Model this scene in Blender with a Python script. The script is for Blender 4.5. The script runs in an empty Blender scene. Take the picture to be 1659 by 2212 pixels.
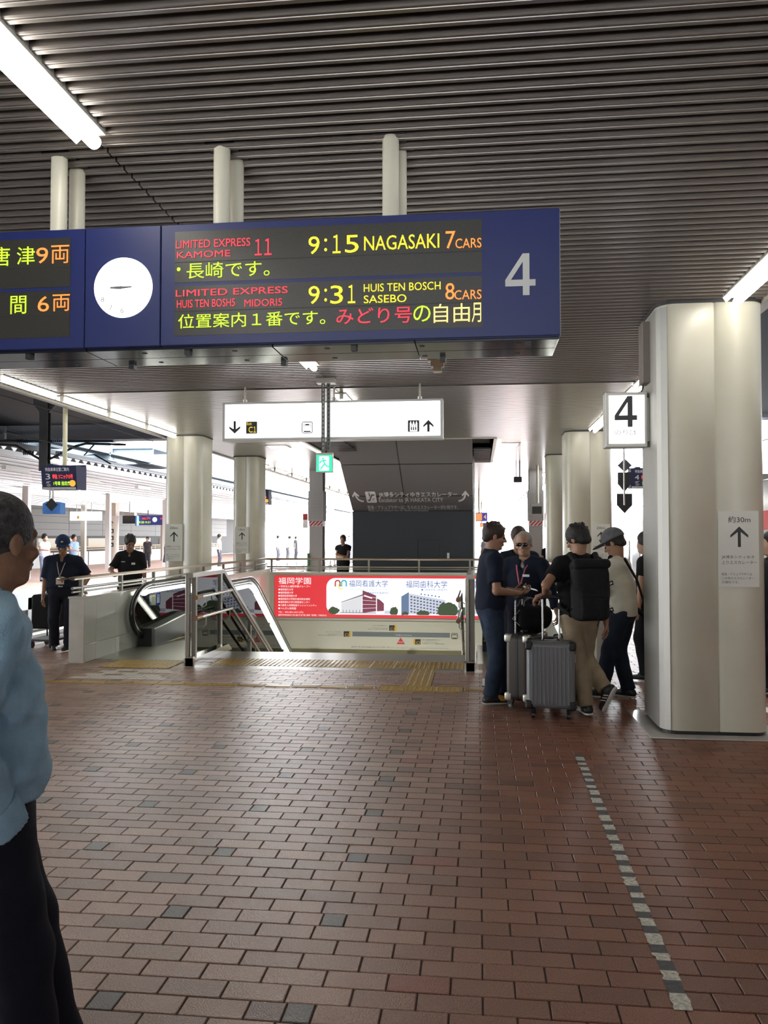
import bpy, bmesh, math, random
import numpy as np
from mathutils import Vector, Matrix, Euler

random.seed(7)
S = bpy.context.scene
COL = S.collection
PI = math.pi

# ------------------------------------------------ camera, world, exposure
cd = bpy.data.cameras.new('camera'); cam = bpy.data.objects.new('camera', cd); COL.objects.link(cam)
cam.location = (0, 0, 1.63)
cam.rotation_euler = (math.radians(90 + 1.728), 0, math.radians(6.483))
cd.sensor_fit = 'HORIZONTAL'; cd.sensor_width = 36; cd.lens = 1790 / 1659 * 36; cd.clip_start = .05; cd.clip_end = 400
S.camera = cam
W = bpy.data.worlds.new('sky'); S.world = W; W.use_nodes = True
bg = W.node_tree.nodes['Background']; bg.inputs[0].default_value = (.93, .96, 1, 1); bg.inputs[1].default_value = 20.0
S.view_settings.view_transform = 'Standard'; S.view_settings.look = 'None'
S.view_settings.exposure = 0.0; S.view_settings.gamma = 1; S.view_settings.use_curve_mapping = False
LAMP = 16.0          # emission of the fluorescent tubes

# ------------------------------------------------ materials
MATS = {}
def mat(name, col, rough=.6, metal=0, emit=0, ecol=None, noise=0, nscale=30, bump=0, bscale=60, alpha=1, trans=0, spec=.5, attr=False, stretch=None):
    if name in MATS: return MATS[name]
    m = bpy.data.materials.new(name); m.use_nodes = True; nt = m.node_tree; b = nt.nodes['Principled BSDF']
    c = tuple(col) + (1,)
    b.inputs['Base Color'].default_value = c; b.inputs['Roughness'].default_value = rough; b.inputs['Metallic'].default_value = metal
    b.inputs['Specular IOR Level'].default_value = spec
    if trans: b.inputs['Transmission Weight'].default_value = trans
    if alpha < 1: b.inputs['Alpha'].default_value = alpha
    if emit:
        b.inputs['Emission Color'].default_value = tuple(ecol or col) + (1,); b.inputs['Emission Strength'].default_value = emit
    m.diffuse_color = c
    def coords():
        tc = nt.nodes.new('ShaderNodeTexCoord'); mp = nt.nodes.new('ShaderNodeMapping')
        if stretch: mp.inputs['Scale'].default_value = stretch
        nt.links.new(tc.outputs['Object'], mp.inputs[0]); return mp.outputs[0]
    src = None
    if attr:
        a = nt.nodes.new('ShaderNodeAttribute'); a.attribute_name = 'Col'; src = a.outputs['Color']
        nt.links.new(src, b.inputs['Base Color'])
    if noise:
        n = nt.nodes.new('ShaderNodeTexNoise'); n.inputs['Scale'].default_value = nscale; n.inputs['Detail'].default_value = 4
        nt.links.new(coords(), n.inputs['Vector'])
        mr = nt.nodes.new('ShaderNodeMapRange'); mr.inputs[1].default_value = .3; mr.inputs[2].default_value = .7
        mr.inputs[3].default_value = 1 - noise; mr.inputs[4].default_value = 1 + noise
        nt.links.new(n.outputs[0], mr.inputs[0])
        mx = nt.nodes.new('ShaderNodeVectorMath'); mx.operation = 'SCALE'
        if src: nt.links.new(src, mx.inputs[0])
        else: mx.inputs[0].default_value = c[:3]
        nt.links.new(mr.outputs[0], mx.inputs['Scale']); nt.links.new(mx.outputs[0], b.inputs['Base Color'])
    if bump:
        n2 = nt.nodes.new('ShaderNodeTexNoise'); n2.inputs['Scale'].default_value = bscale; n2.inputs['Detail'].default_value = 3
        nt.links.new(coords(), n2.inputs['Vector'])
        bp = nt.nodes.new('ShaderNodeBump'); bp.inputs['Strength'].default_value = bump; bp.inputs['Distance'].default_value = .01
        nt.links.new(n2.outputs[0], bp.inputs['Height']); nt.links.new(bp.outputs[0], b.inputs['Normal'])
    MATS[name] = m; return m
def glow(name, col, strength=1.0):
    return mat(name, (.02, .02, .02), rough=.5, emit=strength, ecol=col)
def led(name, col, strength, pitch=.0063):
    """lit dots of an LED matrix: emission masked by a grid of round dots"""
    if name in MATS: return MATS[name]
    m = mat(name, (.02, .02, .02), rough=.5, emit=1, ecol=col); nt = m.node_tree; b = nt.nodes['Principled BSDF']
    tc = nt.nodes.new('ShaderNodeTexCoord'); v = nt.nodes.new('ShaderNodeVectorMath'); v.operation = 'SCALE'; v.inputs['Scale'].default_value = 1 / pitch
    nt.links.new(tc.outputs['Object'], v.inputs[0]); fr = nt.nodes.new('ShaderNodeVectorMath'); fr.operation = 'FRACTION'; nt.links.new(v.outputs[0], fr.inputs[0])
    sx = nt.nodes.new('ShaderNodeSeparateXYZ'); nt.links.new(fr.outputs[0], sx.inputs[0])
    cx = nt.nodes.new('ShaderNodeCombineXYZ'); nt.links.new(sx.outputs[0], cx.inputs[0]); nt.links.new(sx.outputs[2], cx.inputs[2])
    cx.inputs[1].default_value = .5
    d = nt.nodes.new('ShaderNodeVectorMath'); d.operation = 'DISTANCE'; d.inputs[1].default_value = (.5, .5, .5); nt.links.new(cx.outputs[0], d.inputs[0])
    mr = nt.nodes.new('ShaderNodeMapRange'); mr.inputs[1].default_value = .36; mr.inputs[2].default_value = .56; mr.inputs[3].default_value = strength; mr.inputs[4].default_value = strength * .22
    nt.links.new(d.outputs['Value'], mr.inputs[0]); nt.links.new(mr.outputs[0], b.inputs['Emission Strength'])
    return m

# ------------------------------------------------ objects
def tag(o, label=None, cat=None, group=None, kind=None):
    if label: o['label'] = label
    if cat: o['category'] = cat
    if group: o['group'] = group
    if kind: o['kind'] = kind
    return o
def empty(name, loc=(0, 0, 0), rz=0, label=None, cat=None, group=None):
    o = bpy.data.objects.new(name, None); COL.objects.link(o); o.location = loc; o.rotation_euler = (0, 0, rz); o.empty_display_size = .1
    return tag(o, label, cat, group)
def link_mesh(name, me, parent=None, loc=None, rz=0):
    o = bpy.data.objects.new(name, me); COL.objects.link(o)
    if parent is not None: o.parent = parent
    if loc is not None: o.location = loc
    if rz: o.rotation_euler = (0, 0, rz)
    return o
def copy_tree(o, parent=None):
    c = o.copy(); COL.objects.link(c); c.parent = parent
    for ch in o.children: copy_tree(ch, c)
    return c

class MB:
    """collects shapes, builds one mesh"""
    def __init__(s): s.v = []; s.f = []; s.sm = []; s.mi = []; s.cur = 0
    def add(s, vs, fs, smooth=False):
        k = len(s.v); s.v += [tuple(v) for v in vs]
        for f in fs: s.f.append(tuple(i + k for i in f)); s.sm.append(smooth); s.mi.append(s.cur)
        return s
    def box(s, x0, x1, y0, y1, z0, z1):
        v = [(x0, y0, z0), (x1, y0, z0), (x1, y1, z0), (x0, y1, z0), (x0, y0, z1), (x1, y0, z1), (x1, y1, z1), (x0, y1, z1)]
        return s.add(v, [(0, 3, 2, 1), (4, 5, 6, 7), (0, 1, 5, 4), (1, 2, 6, 5), (2, 3, 7, 6), (3, 0, 4, 7)])
    def bbox(s, x0, x1, y0, y1, z0, z1, b):
        """box with chamfered edges"""
        v = []; f = []
        X = (x0, x1); Y = (y0, y1); Z = (z0, z1)
        idx = {}
        for i in (0, 1):
            for j in (0, 1):
                for k in (0, 1):
                    sx = b if i == 0 else -b; sy = b if j == 0 else -b; sz = b if k == 0 else -b
                    idx[i, j, k, 0] = len(v); v.append((X[i], Y[j] + sy, Z[k] + sz))
                    idx[i, j, k, 1] = len(v); v.append((X[i] + sx, Y[j], Z[k] + sz))
                    idx[i, j, k, 2] = len(v); v.append((X[i] + sx, Y[j] + sy, Z[k]))
        for i in (0, 1): f.append([idx[i, 0, 0, 0], idx[i, 1, 0, 0], idx[i, 1, 1, 0], idx[i, 0, 1, 0]][::(1 if i else -1)])
        for j in (0, 1): f.append([idx[0, j, 0, 1], idx[0, j, 1, 1], idx[1, j, 1, 1], idx[1, j, 0, 1]][::(1 if j else -1)])
        for k in (0, 1): f.append([idx[0, 0, k, 2], idx[1, 0, k, 2], idx[1, 1, k, 2], idx[0, 1, k, 2]][::(1 if k else -1)])
        for j in (0, 1):
            for k in (0, 1): f.append([idx[0, j, k, 1], idx[1, j, k, 1], idx[1, j, k, 2], idx[0, j, k, 2]][::(1 if j != k else -1)])
        for i in (0, 1):
            for k in (0, 1): f.append([idx[i, 0, k, 0], idx[i, 1, k, 0], idx[i, 1, k, 2], idx[i, 0, k, 2]][::(1 if i == k else -1)])
        for i in (0, 1):
            for j in (0, 1): f.append([idx[i, j, 0, 0], idx[i, j, 1, 0], idx[i, j, 1, 1], idx[i, j, 0, 1]][::(1 if i != j else -1)])
        for i in (0, 1):
            for j in (0, 1):
                for k in (0, 1): f.append([idx[i, j, k, 0], idx[i, j, k, 1], idx[i, j, k, 2]][::(1 if (i + j + k) % 2 else -1)])
        return s.add(v, f)
    def prism(s, pts, a, b, axis='z', smooth=False):
        """polygon pts (u,v) extruded from a to b along axis"""
        n = len(pts)
        m = {'z': lambda u, v, w: (u, v, w), 'y': lambda u, v, w: (u, w, v), 'x': lambda u, v, w: (w, u, v)}[axis]
        vs = [m(u, v, a) for u, v in pts] + [m(u, v, b) for u, v in pts]
        area = sum(pts[i][0] * pts[(i + 1) % n][1] - pts[(i + 1) % n][0] * pts[i][1] for i in range(n))
        flip = (area < 0) != (axis == 'y') != (b < a)
        fs = [tuple(range(n))[::-1], tuple(range(n, 2 * n))]
        if flip: fs = [tuple(f[::-1]) for f in fs]
        s.add(vs, fs)
        side = [(i, (i + 1) % n, n + (i + 1) % n, n + i) for i in range(n)]
        if flip: side = [t[::-1] for t in side]
        return s.add(vs, side, smooth)
    def tube(s, path, r, n=10, closed=False, flat=None):
        """tube along 3D points; r a number or a list; flat=(scale, axisvector) squashes the section"""
        P = [Vector(p) for p in path]; m = len(P)
        rs = r if isinstance(r, (list, tuple)) else [r] * m
        vs = []; prev = None
        for i, p in enumerate(P):
            a = P[(i - 1) % m] if (i > 0 or closed) else p; c = P[(i + 1) % m] if (i < m - 1 or closed) else p
            t = (c - a).normalized()
            if prev is None:
                ref = Vector((0, 0, 1)) if abs(t.z) < .9 else Vector((1, 0, 0)); u = t.cross(ref).normalized()
            else: u = (prev - t * prev.dot(t)).normalized()
            prev = u; w = t.cross(u)
            for k in range(n):
                a_ = 2 * PI * k / n; off = (u * math.cos(a_) + w * math.sin(a_)) * rs[i]
                if flat: ax = Vector(flat[1]); off -= ax * off.dot(ax) * (1 - flat[0])
                vs.append(p + off)
        fs = []
        for i in range(m if closed else m - 1):
            j = (i + 1) % m
            for k in range(n): fs.append((i * n + k, j * n + k, j * n + (k + 1) % n, i * n + (k + 1) % n))
        fs = [f[::-1] for f in fs]
        s.add(vs, fs, True)
        if not closed: s.add(vs[:n], [tuple(range(n))]); s.add(vs[-n:], [tuple(range(n))[::-1]])
        return s
    def lathe(s, prof, cx, cy, n=24, z0=0, axis='z'):
        vs = []
        for r, z in prof:
            for k in range(n):
                a = 2 * PI * k / n; u, v = r * math.cos(a), r * math.sin(a)
                vs.append((cx + u, cy + v, z0 + z) if axis == 'z' else (cx + u, z, cy + v) if axis == 'y' else (z, cx + u, cy + v))
        fs = []
        for i in range(len(prof) - 1):
            for k in range(n): fs.append((i * n + k, i * n + (k + 1) % n, (i + 1) * n + (k + 1) % n, (i + 1) * n + k))
        s.add(vs, fs, True); s.add(vs[:n], [tuple(range(n))[::-1]]); s.add(vs[-n:], [tuple(range(n))]); return s
    def disc(s, cx, cz, r, y, n=32, rx=None):
        """disc facing -Y"""
        vs = [(cx + (rx or r) * math.cos(2 * PI * k / n), y, cz + r * math.sin(2 * PI * k / n)) for k in range(n)]
        return s.add(vs, [tuple(range(n))])
    def rect(s, r, y):
        x0, x1, z0, z1 = r
        return s.add([(x0, y, z0), (x1, y, z0), (x1, y, z1), (x0, y, z1)], [(0, 1, 2, 3)])
    def poly(s, pts, y):
        return s.add([(x, y, z) for x, z in pts], [tuple(range(len(pts)))])
    def mesh(s, name, mats):
        me = bpy.data.meshes.new(name); me.from_pydata(s.v, [], s.f)
        me.polygons.foreach_set('use_smooth', s.sm)
        if not isinstance(mats, (list, tuple)): mats = [mats]
        for m in mats: me.materials.append(m)
        if len(mats) > 1: me.polygons.foreach_set('material_index', s.mi)
        me.update(); return me
    def build(s, name, mats, parent=None, loc=None, rz=0):
        return link_mesh(name, s.mesh(name, mats), parent, loc, rz)

def rrect(x0, x1, y0, y1, r, n=6):
    """rounded rectangle outline; r a number or four radii (x0y0, x1y0, x1y1, x0y1)"""
    R4 = r if isinstance(r, (list, tuple)) else [r] * 4
    out = []
    for (cx, cy, a0, q) in ((x0, y0, PI, 0), (x1, y0, 1.5 * PI, 1), (x1, y1, 0, 2), (x0, y1, .5 * PI, 3)):
        rr = R4[q]
        ox = cx + (rr if cx == x0 else -rr); oy = cy + (rr if cy == y0 else -rr)
        if rr < 1e-5: out.append((cx, cy)); continue
        for k in range(n + 1):
            a = a0 + .5 * PI * k / n; out.append((ox + rr * math.cos(a), oy + rr * math.sin(a)))
    return out

_tc = {}
def text_mesh(txt, bold=0.0, ext=0.0):
    key = (txt, bold, ext)
    if key in _tc: return _tc[key]
    cu = bpy.data.curves.new('t', 'FONT'); cu.body = txt; cu.size = 1; cu.resolution_u = 3; cu.offset = bold; cu.extrude = ext; cu.fill_mode = 'FRONT' if not ext else 'BOTH'
    o = bpy.data.objects.new('t', cu); me = bpy.data.meshes.new_from_object(o)
    co = np.zeros(len(me.vertices) * 3); me.vertices.foreach_get('co', co); co = co.reshape(-1, 3)
    fs = [tuple(p.vertices) for p in me.polygons]
    bpy.data.objects.remove(o); bpy.data.curves.remove(cu); bpy.data.meshes.remove(me)
    _tc[key] = (co, fs); return _tc[key]
def text(name, txt, rect, y, m, parent=None, bold=0.0, mb=None, mirror=False):
    """flat lettering fitted to rect (x0,x1,z0,z1) on the plane y, facing -Y"""
    co, fs = text_mesh(txt, bold)
    if not len(co): return None
    lo = co.min(0); hi = co.max(0); x0, x1, z0, z1 = rect
    sx = (x1 - x0) / max(hi[0] - lo[0], 1e-6); sz = (z1 - z0) / max(hi[1] - lo[1], 1e-6)
    vs = [(x0 + (p[0] - lo[0]) * sx, y, z0 + (p[1] - lo[1]) * sz) for p in co]
    b = mb or MB(); b.add(vs, fs)
    if mb is not None: return mb
    return b.build(name, m, parent)
def arrow(mb, cx, z0, z1, y, w, t, head=.42, up=True):
    """straight arrow with open chevron head, facing -Y"""
    h = (z1 - z0); s = 1 if up else -1; zt = z1 if up else z0; zb = z0 if up else z1
    mb.poly([(cx - t / 2, zb), (cx + t / 2, zb), (cx + t / 2, zt - s * t), (cx - t / 2, zt - s * t)][::s], y)
    hh = h * head
    for q in (1, -1):
        p = [(cx, zt), (cx, zt - s * t * 1.5), (cx + q * w / 2, zt - s * (hh + t * .9)), (cx + q * w / 2, zt - s * hh)]
        if q * s > 0: p = p[::-1]
        mb.poly(p[::-1] if False else p, y - .0003)
ORD = ['nearest', 'second', 'third', 'fourth', 'fifth', 'sixth', 'seventh', 'eighth', 'ninth', 'tenth', 'eleventh', 'twelfth']

# shared materials
M_steel = mat('brushed_steel', (.42, .40, .36), .32, 1, bump=.05, bscale=200, stretch=(1, 1, .05))
M_chrome = mat('chrome', (.7, .68, .64), .15, 1)
M_dsteel = mat('dull_steel', (.30, .285, .25), .4, .8)
M_black = mat('black_plastic', (.012, .012, .013), .5)
M_rubber = mat('black_rubber', (.015, .015, .017), .35)
M_dark = mat('dark_grey_metal', (.05, .05, .052), .55, .2)
M_cream = mat('cream_paint', (.52, .495, .395), .32, noise=.04, nscale=3)
M_white = mat('white_paint', (.75, .75, .73), .4)
M_print = mat('black_print', (.03, .03, .03), .5)
M_navy = mat('navy_panel', (.0045, .012, .088), .38)
M_marble = mat('marble', (.60, .58, .53), .15, noise=.10, nscale=4, spec=.6)
M_wood = mat('brown_rail', (.12, .075, .045), .3, .3)
# ================================================ STRUCTURE
# ---- ceiling: brown metal slats under a dark backing, hole above the far escalator block
CZ = 3.6
ceil = MB()
b = ceil
XL, XR = -6.12, 2.40
HX0, HX1, HY0, HY1 = -3.55, 0.32, 16.6, 21.9
M_ceil = mat('ceiling_backing', (.075, .060, .050), .6)
for (x0, x1, y0, y1) in ((XL, XR, -6, HY0), (XL, HX0, HY0, HY1), (HX1, XR, HY0, HY1), (XL, XR, HY1, 60)):
    b.box(x0, x1, y0, y1, CZ + .045, CZ + .5)
ceiling = b.build('ceiling', M_ceil); ceiling['kind'] = 'structure'
M_slat = mat('bronze_slat', (.155, .131, .112), .38, .45, noise=.06, nscale=2, spec=.8)
M_slat2 = mat('pale_bronze_slat', (.24, .225, .195), .27, .5, noise=.08, nscale=1.5, spec=.8)
for m_ in (M_slat, M_slat2): m_.node_tree.nodes['Principled BSDF'].inputs['Coat Weight'].default_value = .5; m_.node_tree.nodes['Principled BSDF'].inputs['Coat Roughness'].default_value = .3
YF = 10.68           # from here on the ceiling is closed, flatter planking
def slat_mesh(L, flat=False):
    if flat:
        m = MB(); m.prism([(.0, .046), (.0, .004), (.004, .0), (.080, .0), (.084, .004), (.084, .046)], 0, L, 'x'); return m.mesh('ceiling_slat', M_slat2)
    m = MB(); p = [(.0, .046), (.003, .006), (.008, .0), (.016, .0), (.019, .007), (.024, .007), (.027, 0), (.048, 0), (.053, .006), (.056, .046)]
    m.prism(p, 0, L, 'x'); return m.mesh('ceiling_slat', M_slat)
XA, XB = -5.88, -5.70            # left lamp slot
XC, XD = -1.96, -1.80            # centre lamp slot
XE, XF = 2.0, 2.16
segs = [(XL + .04, XC - .0), (XD, XR - .05)]
segs2 = [(XL + .04, -1.885), (-1.875, XR - .05)]
Lcen = [(-.2, 3.80), (7.9, 9.25), (11.15, 12.5)]
sm = {}
nearY = 2.3; stuff = MB()
def seg_list(y):
    lampy = any(a - .05 < y < c for a, c in Lcen)
    return segs if lampy else segs2
nsl = 0
y = 2.3
while y < 60:
    if abs(y - YF) < .06: y += .1; continue
    for (x0, x1) in seg_list(y):
        parts_ = [(x0, x1)]
        if HY0 - .05 < y < HY1:
            parts_ = []
            if x0 < HX0: parts_.append((x0, min(x1, HX0)))
            if x1 > HX1: parts_.append((max(x0, HX1), x1))
        # columns push through
        q = []
        for (a, c) in parts_:
            if c - a > .05: q.append((a, c))
        for (a, c) in q:
            L = round(c - a, 3)
            if nsl < 296:
                if (L, y > YF) not in sm: sm[L, y > YF] = slat_mesh(L, y > YF)
                link_mesh('ceiling_slat', sm[L, y > YF], ceiling, (a, y, CZ)); nsl += 1
            else:
                stuff.cur = 1
                p = [(.0, .046), (.004, .0), (.082, .0), (.086, .046)] if y < 30 else [(.0, .046), (.004, .0), (.19, .0), (.194, .046)]
                stuff.prism([(y + u, CZ + v) for u, v in p], a, c, 'x')
    y += .1 if y < 30 else .2
y = 2.2; stuff.cur = 0
for k in range(60):                       # slats above and behind the camera
    stuff.prism([(y + u, CZ + v) for u, v in [(.0, .046), (.004, .0), (.052, .0), (.056, .046)]], XL + .04, XR - .05, 'x'); y -= .1
o = stuff.build('ceiling_slat_rows', [M_slat, M_slat2], ceiling); o['kind'] = 'stuff'
M_trim = mat('grey_trim', (.36, .34, .30), .4, .3)
t = MB(); t.box(XL - .05, XL + .04, -6, 60, CZ - .03, CZ + .12); t.box(XL - .14, XL - .05, -6, 60, CZ + .03, CZ + .2)
tag(t.build('trim_1', M_trim), kind='structure')
t = MB(); t.box(XR - .05, XR + .05, -6, 60, CZ - .03, CZ + .12)
tag(t.build('trim_2', M_trim), kind='structure')

# ---- louvred well in the ceiling round the dark block
t = MB()
t.box(HX0 - .06, HX0, HY0, HY1, CZ - .01, CZ + 1.6); t.box(HX1, HX1 + .06, HY0, HY1, CZ - .01, CZ + 1.6)
t.box(HX0, HX1, HY0 - .06, HY0, CZ - .01, CZ + 1.6); t.box(HX0, HX1, HY1, HY1 + .06, CZ - .01, CZ + 1.6)
t.box(HX0, HX1, HY0, HY1, CZ + 1.55, CZ + 1.6)
tag(t.build('trim_3', mat('well_trim', (.5, .47, .42), .4)), kind='structure')
lv = empty('louvre_grille', (HX0, HY0, CZ), 0, 'dark louvred grille in the ceiling left of the dark escalator block', 'grille')
for k in range(26):
    y = .1 + k * .2
    m = MB(); m.box(.02, .75, y, y + .09, .03, .07); m.build('louvre', M_dark, lv)
lv = empty('louvre_grille', (HX1 - .42, HY1 - .02, CZ), 0, 'dark louvred grille in the ceiling right of the dark escalator block', 'grille')
for k in range(12):
    y = -2.9 + k * .24
    m = MB(); m.box(0.0, .40, y, y + .12, .03, .07); m.build('louvre', M_dark, lv)

# ---- floor: brown bed with a hole for the stairwell
WX0, WX1, WY0, WY1 = -5.08, 1.40, 11.55, 19.9
FX0, FX1 = -7.1, 3.3
M_bed = mat('mortar_bed', (.045, .026, .018), .8)
fl = MB()
for (x0, x1, y0, y1) in ((FX0, FX1, -6, WY0), (FX0, WX0 - .2, WY0, WY1), (WX1 + .15, FX1, WY0, WY1), (FX0, FX1, WY1 + .1, 90)):
    fl.box(x0, x1, y0, y1, -1.2, -.005)
floor = fl.build('floor', M_bed); floor['kind'] = 'structure'

BL, BW, JT = .2315, .1155, .006
def srgb(r, g, b_):
    f = lambda c: (c / 12.92 if c <= .04045 else ((c + .055) / 1.055) ** 2.4)
    return (f(r / 255), f(g / 255), f(b_ / 255))
M_brick = mat('floor_brick', (.2, .12, .09), .34, attr=True, noise=.35, nscale=170, bump=.25, bscale=160, spec=.45)
def brick_color(x, y):
    k = random.random()
    base = np.array(srgb(160, 131, 114)); t = min(1, max(0, (x + .9) / 1.3)); red = np.array(srgb(134, 88, 68))
    c = base * (1 - t) + red * t
    c = c * random.uniform(.82, 1.15)
    if k < .06: c = c * .72
    elif k < .075: c = np.array(srgb(146, 98, 82))
    return tuple(c)
GREY = lambda: tuple(np.array(srgb(98, 94, 87)) * random.uniform(.75, 1.1))
excl = [(-5.28, 1.53, 11.30, 20.05), (-3.60, -.15, 10.87, 11.6), (-3.44, -.15, 10.27, 10.88), (-4.72, -3.82, 9.97, 10.58), (-5.08, -3.78, 10.62, 11.6), (-.02, 1.38, 10.75, 11.6),
        (-1.065, -.165, 8.79, 9.09), (-.82, -.52, 9.09, 10.28), (1.39, 2.48, 6.98, 8.07), (-5.29, -5.07, 10.25, 11.4), (.10, 1.29, 10.1, 10.7), (1.39, 1.53, 10.13, 11.4), (-3.70, .05, 10.05, 10.28), (-4.75, -3.45, 10.56, 10.64),
        (-7.2, -1.065, 8.87, 8.99), (-.165, 3.1, 8.87, 8.99), (.04, .64, 9.2, 9.67)]
def clip_brick(a, c, y):
    iv = [(a, c)]
    for x0, x1, y0, y1 in excl:
        if min(y + BW, y1) - max(y, y0) > .42 * BW:
            q = []
            for (u, v) in iv:
                if v <= x0 or u >= x1: q.append((u, v)); continue
                if x0 - u > .012: q.append((u, x0))
                if v - x1 > .012: q.append((x1, v))
            iv = q
    return iv
def brick_geo(x0, x1, y0, y1, dz=0):
    a = .0025; z1 = dz; z0 = dz - .003; zb = -.012
    v = [(x0, y0, zb), (x1, y0, zb), (x1, y1, zb), (x0, y1, zb), (x0, y0, z0), (x1, y0, z0), (x1, y1, z0), (x0, y1, z0),
         (x0 + a, y0 + a, z1), (x1 - a, y0 + a, z1), (x1 - a, y1 - a, z1), (x0 + a, y1 - a, z1)]
    f = [(8, 9, 10, 11)]
    for k in range(4): f.append((k, (k + 1) % 4, 4 + (k + 1) % 4, 4 + k)); f.append((4 + k, 4 + (k + 1) % 4, 8 + (k + 1) % 4, 8 + k))
    return v, f
def col_attr(me, cols_per_face):
    ca = me.color_attributes.new('Col', 'FLOAT_COLOR', 'CORNER')
    arr = []
    for p, c in zip(me.polygons, cols_per_face):
        arr += [c[0], c[1], c[2], 1.0] * p.loop_total
    ca.data.foreach_set('color', arr)
row0 = 2.7813; bricks = []
r = 0; y = row0 - BW * 18
gy0 = 2.84; GP = BL * 3
near_parts = []
while y < 46:
    off = (BL / 2 if r % 2 else 0)
    # grey half bricks lie on a square lattice; the row through the lattice holds them
    ph = (y + BW / 2 - gy0) / (BW * 6)
    isgrey = abs(ph - round(ph)) < .09
    x = -7.05 + off - BL
    base_shift = -0.61 - BL / 4
    while x < FX1 - .05:
        x0, x1 = x, x + BL
        if isgrey and x1 < -.3:
            q = (x0 - base_shift) / GP; qq = (x0 + BL / 2 - base_shift) / GP
            cut = None
            kx = round((x0 - base_shift + .02) / GP); gx = base_shift + kx * GP
            if x0 - .02 <= gx < x1 - .02: cut = gx
            if cut is not None:
                # split this brick: grey half at cut..cut+BL/2, the remainder joined as shorter pieces
                for (a, c, g) in ((x0, cut, 0), (cut, min(cut + BL / 2, x1), 1), (cut + BL / 2, x1, 0)):
                    if c - a > .03: bricks.append((a, c, y, GREY() if g else brick_color(a, y)))
                x += BL; continue
        bricks.append((x0, x1, y, brick_color(x0, y))); x += BL
    y += BW; r += 1
vis = []; rest = []
for (a, c, yy, colr) in [(u, v, t_[2], t_[3]) for t_ in bricks for (u, v) in clip_brick(t_[0], t_[1], t_[2])]:
    cx_, cy_ = (a + c) / 2, yy + BW / 2
    if a < FX0 + .02: continue
    cam_d = cy_ * .9936 - cx_ * .1129; u = (cx_ * .9936 + cy_ * .1129) / max(cam_d, .1)
    if cam_d > 2.70 and abs(u) < .48 and cy_ < 6: vis.append((cam_d, a, c, yy, colr))
    else: rest.append((a, c, yy, colr))
vis.sort(key=lambda t: t[0])
for i, (d_, a, c, yy, colr) in enumerate(vis):
    if i >= 298: rest.append((a, c, yy, colr)); continue
    v, f = brick_geo(-(c - a) / 2 + JT / 2, (c - a) / 2 - JT / 2, -BW / 2 + JT / 2, BW / 2 - JT / 2, random.uniform(-.0012, .0012))
    me = bpy.data.meshes.new('brick'); me.from_pydata(v, [], f); me.materials.append(M_brick); col_attr(me, [colr] * len(f))
    link_mesh('brick', me, floor, ((a + c) / 2, yy + BW / 2, 0))
m = MB(); cols = []
for (a, c, yy, colr) in rest:
    v, f = brick_geo(a + JT / 2, c - JT / 2, yy + JT / 2, yy + BW - JT / 2, random.uniform(-.0012, .0012)); m.add(v, f); cols += [colr] * len(f)
me = m.mesh('brick_paving', M_brick); col_attr(me, cols); o = link_mesh('brick_paving', me, floor); o['kind'] = 'stuff'
# platform edge coping
M_cop = mat('concrete_coping', (.42, .40, .37), .7, noise=.1, nscale=8)
t = MB()
t.box(FX0 - .25, FX0, -6, 90, -1.1, .0); t.box(FX1, FX1 + .12, -6, 90, -1.1, 0)
tag(t.build('trim_4', M_cop), kind='structure')
# white painted line along each edge
t = MB(); t.box(2.66, 2.74, 6, 60, -.004, .0015); t.box(FX0 + .35, FX0 + .43, 6, 60, -.004, .0015)
tag(t.build('trim_5', mat('white_line', (.7, .7, .68), .5)), kind='structure')

# ---- tactile paving
M_tact = mat('yellow_tactile', (.50, .32, .065), .28, noise=.12, nscale=20, spec=.6)
M_tact2 = mat('yellow_tactile_worn', (.42, .27, .075), .35, noise=.2, nscale=30, spec=.6)
tp = empty('tactile_paving', (0, 0, 0), 0, 'yellow tactile paving tiles leading across the floor to the stairs and escalator', 'tactile paving')
def tile(x0, x1, y0, y1, kind, bars='y', mt=M_tact):
    m = MB(); m.bbox(x0 + .003, x1 - .003, y0 + .003, y1 - .003, -.02, .003, .0015)
    w, h = x1 - x0, y1 - y0
    if kind == 'dot':
        nx, ny = max(1, round(w / .06)), max(1, round(h / .06))
        for i in range(nx):
            for j in range(ny):
                cx, cy = x0 + (i + .5) * w / nx, y0 + (j + .5) * h / ny
                k = len(m.v); 
                vs = [(cx + .017 * math.cos(a), cy + .017 * math.sin(a), .002) for a in [PI / 3 * q for q in range(6)]] + [(cx + .011 * math.cos(a), cy + .011 * math.sin(a), .008) for a in [PI / 3 * q for q in range(6)]]
                m.add(vs, [tuple(range(6, 12))] + [(q, (q + 1) % 6, 6 + (q + 1) % 6, 6 + q) for q in range(6)])
    else:
        n = 4
        for i in range(n):
            if bars == 'x':
                cy = y0 + (i + .5) * h / n; m.bbox(x0 + .012, x1 - .012, cy - .0085, cy + .0085, -.002, .0075, .003)
            else:
                cx = x0 + (i + .5) * w / n; m.bbox(cx - .0085, cx + .0085, y0 + .012, y1 - .012, -.002, .0075, .003)
    m.build('tactile_tile', mt, tp)
x = -6.6
while x < -1.1:
    tile(x, min(x + .3, -1.065), 8.875, 8.985, 'bar', 'x', random.choice([M_tact, M_tact2])); x += .305
x = -.16
while x < 3.0:
    tile(x, x + .3, 8.875, 8.985, 'bar', 'x', random.choice([M_tact, M_tact2])); x += .305
for k in range(3): tile(-1.06 + k * .297, -1.06 + (k + 1) * .297, 8.79, 9.087, 'dot')
for k in range(4): tile(-.82, -.52, 9.09 + k * .297, 9.09 + (k + 1) * .297 - .002, 'bar', 'y')
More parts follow.
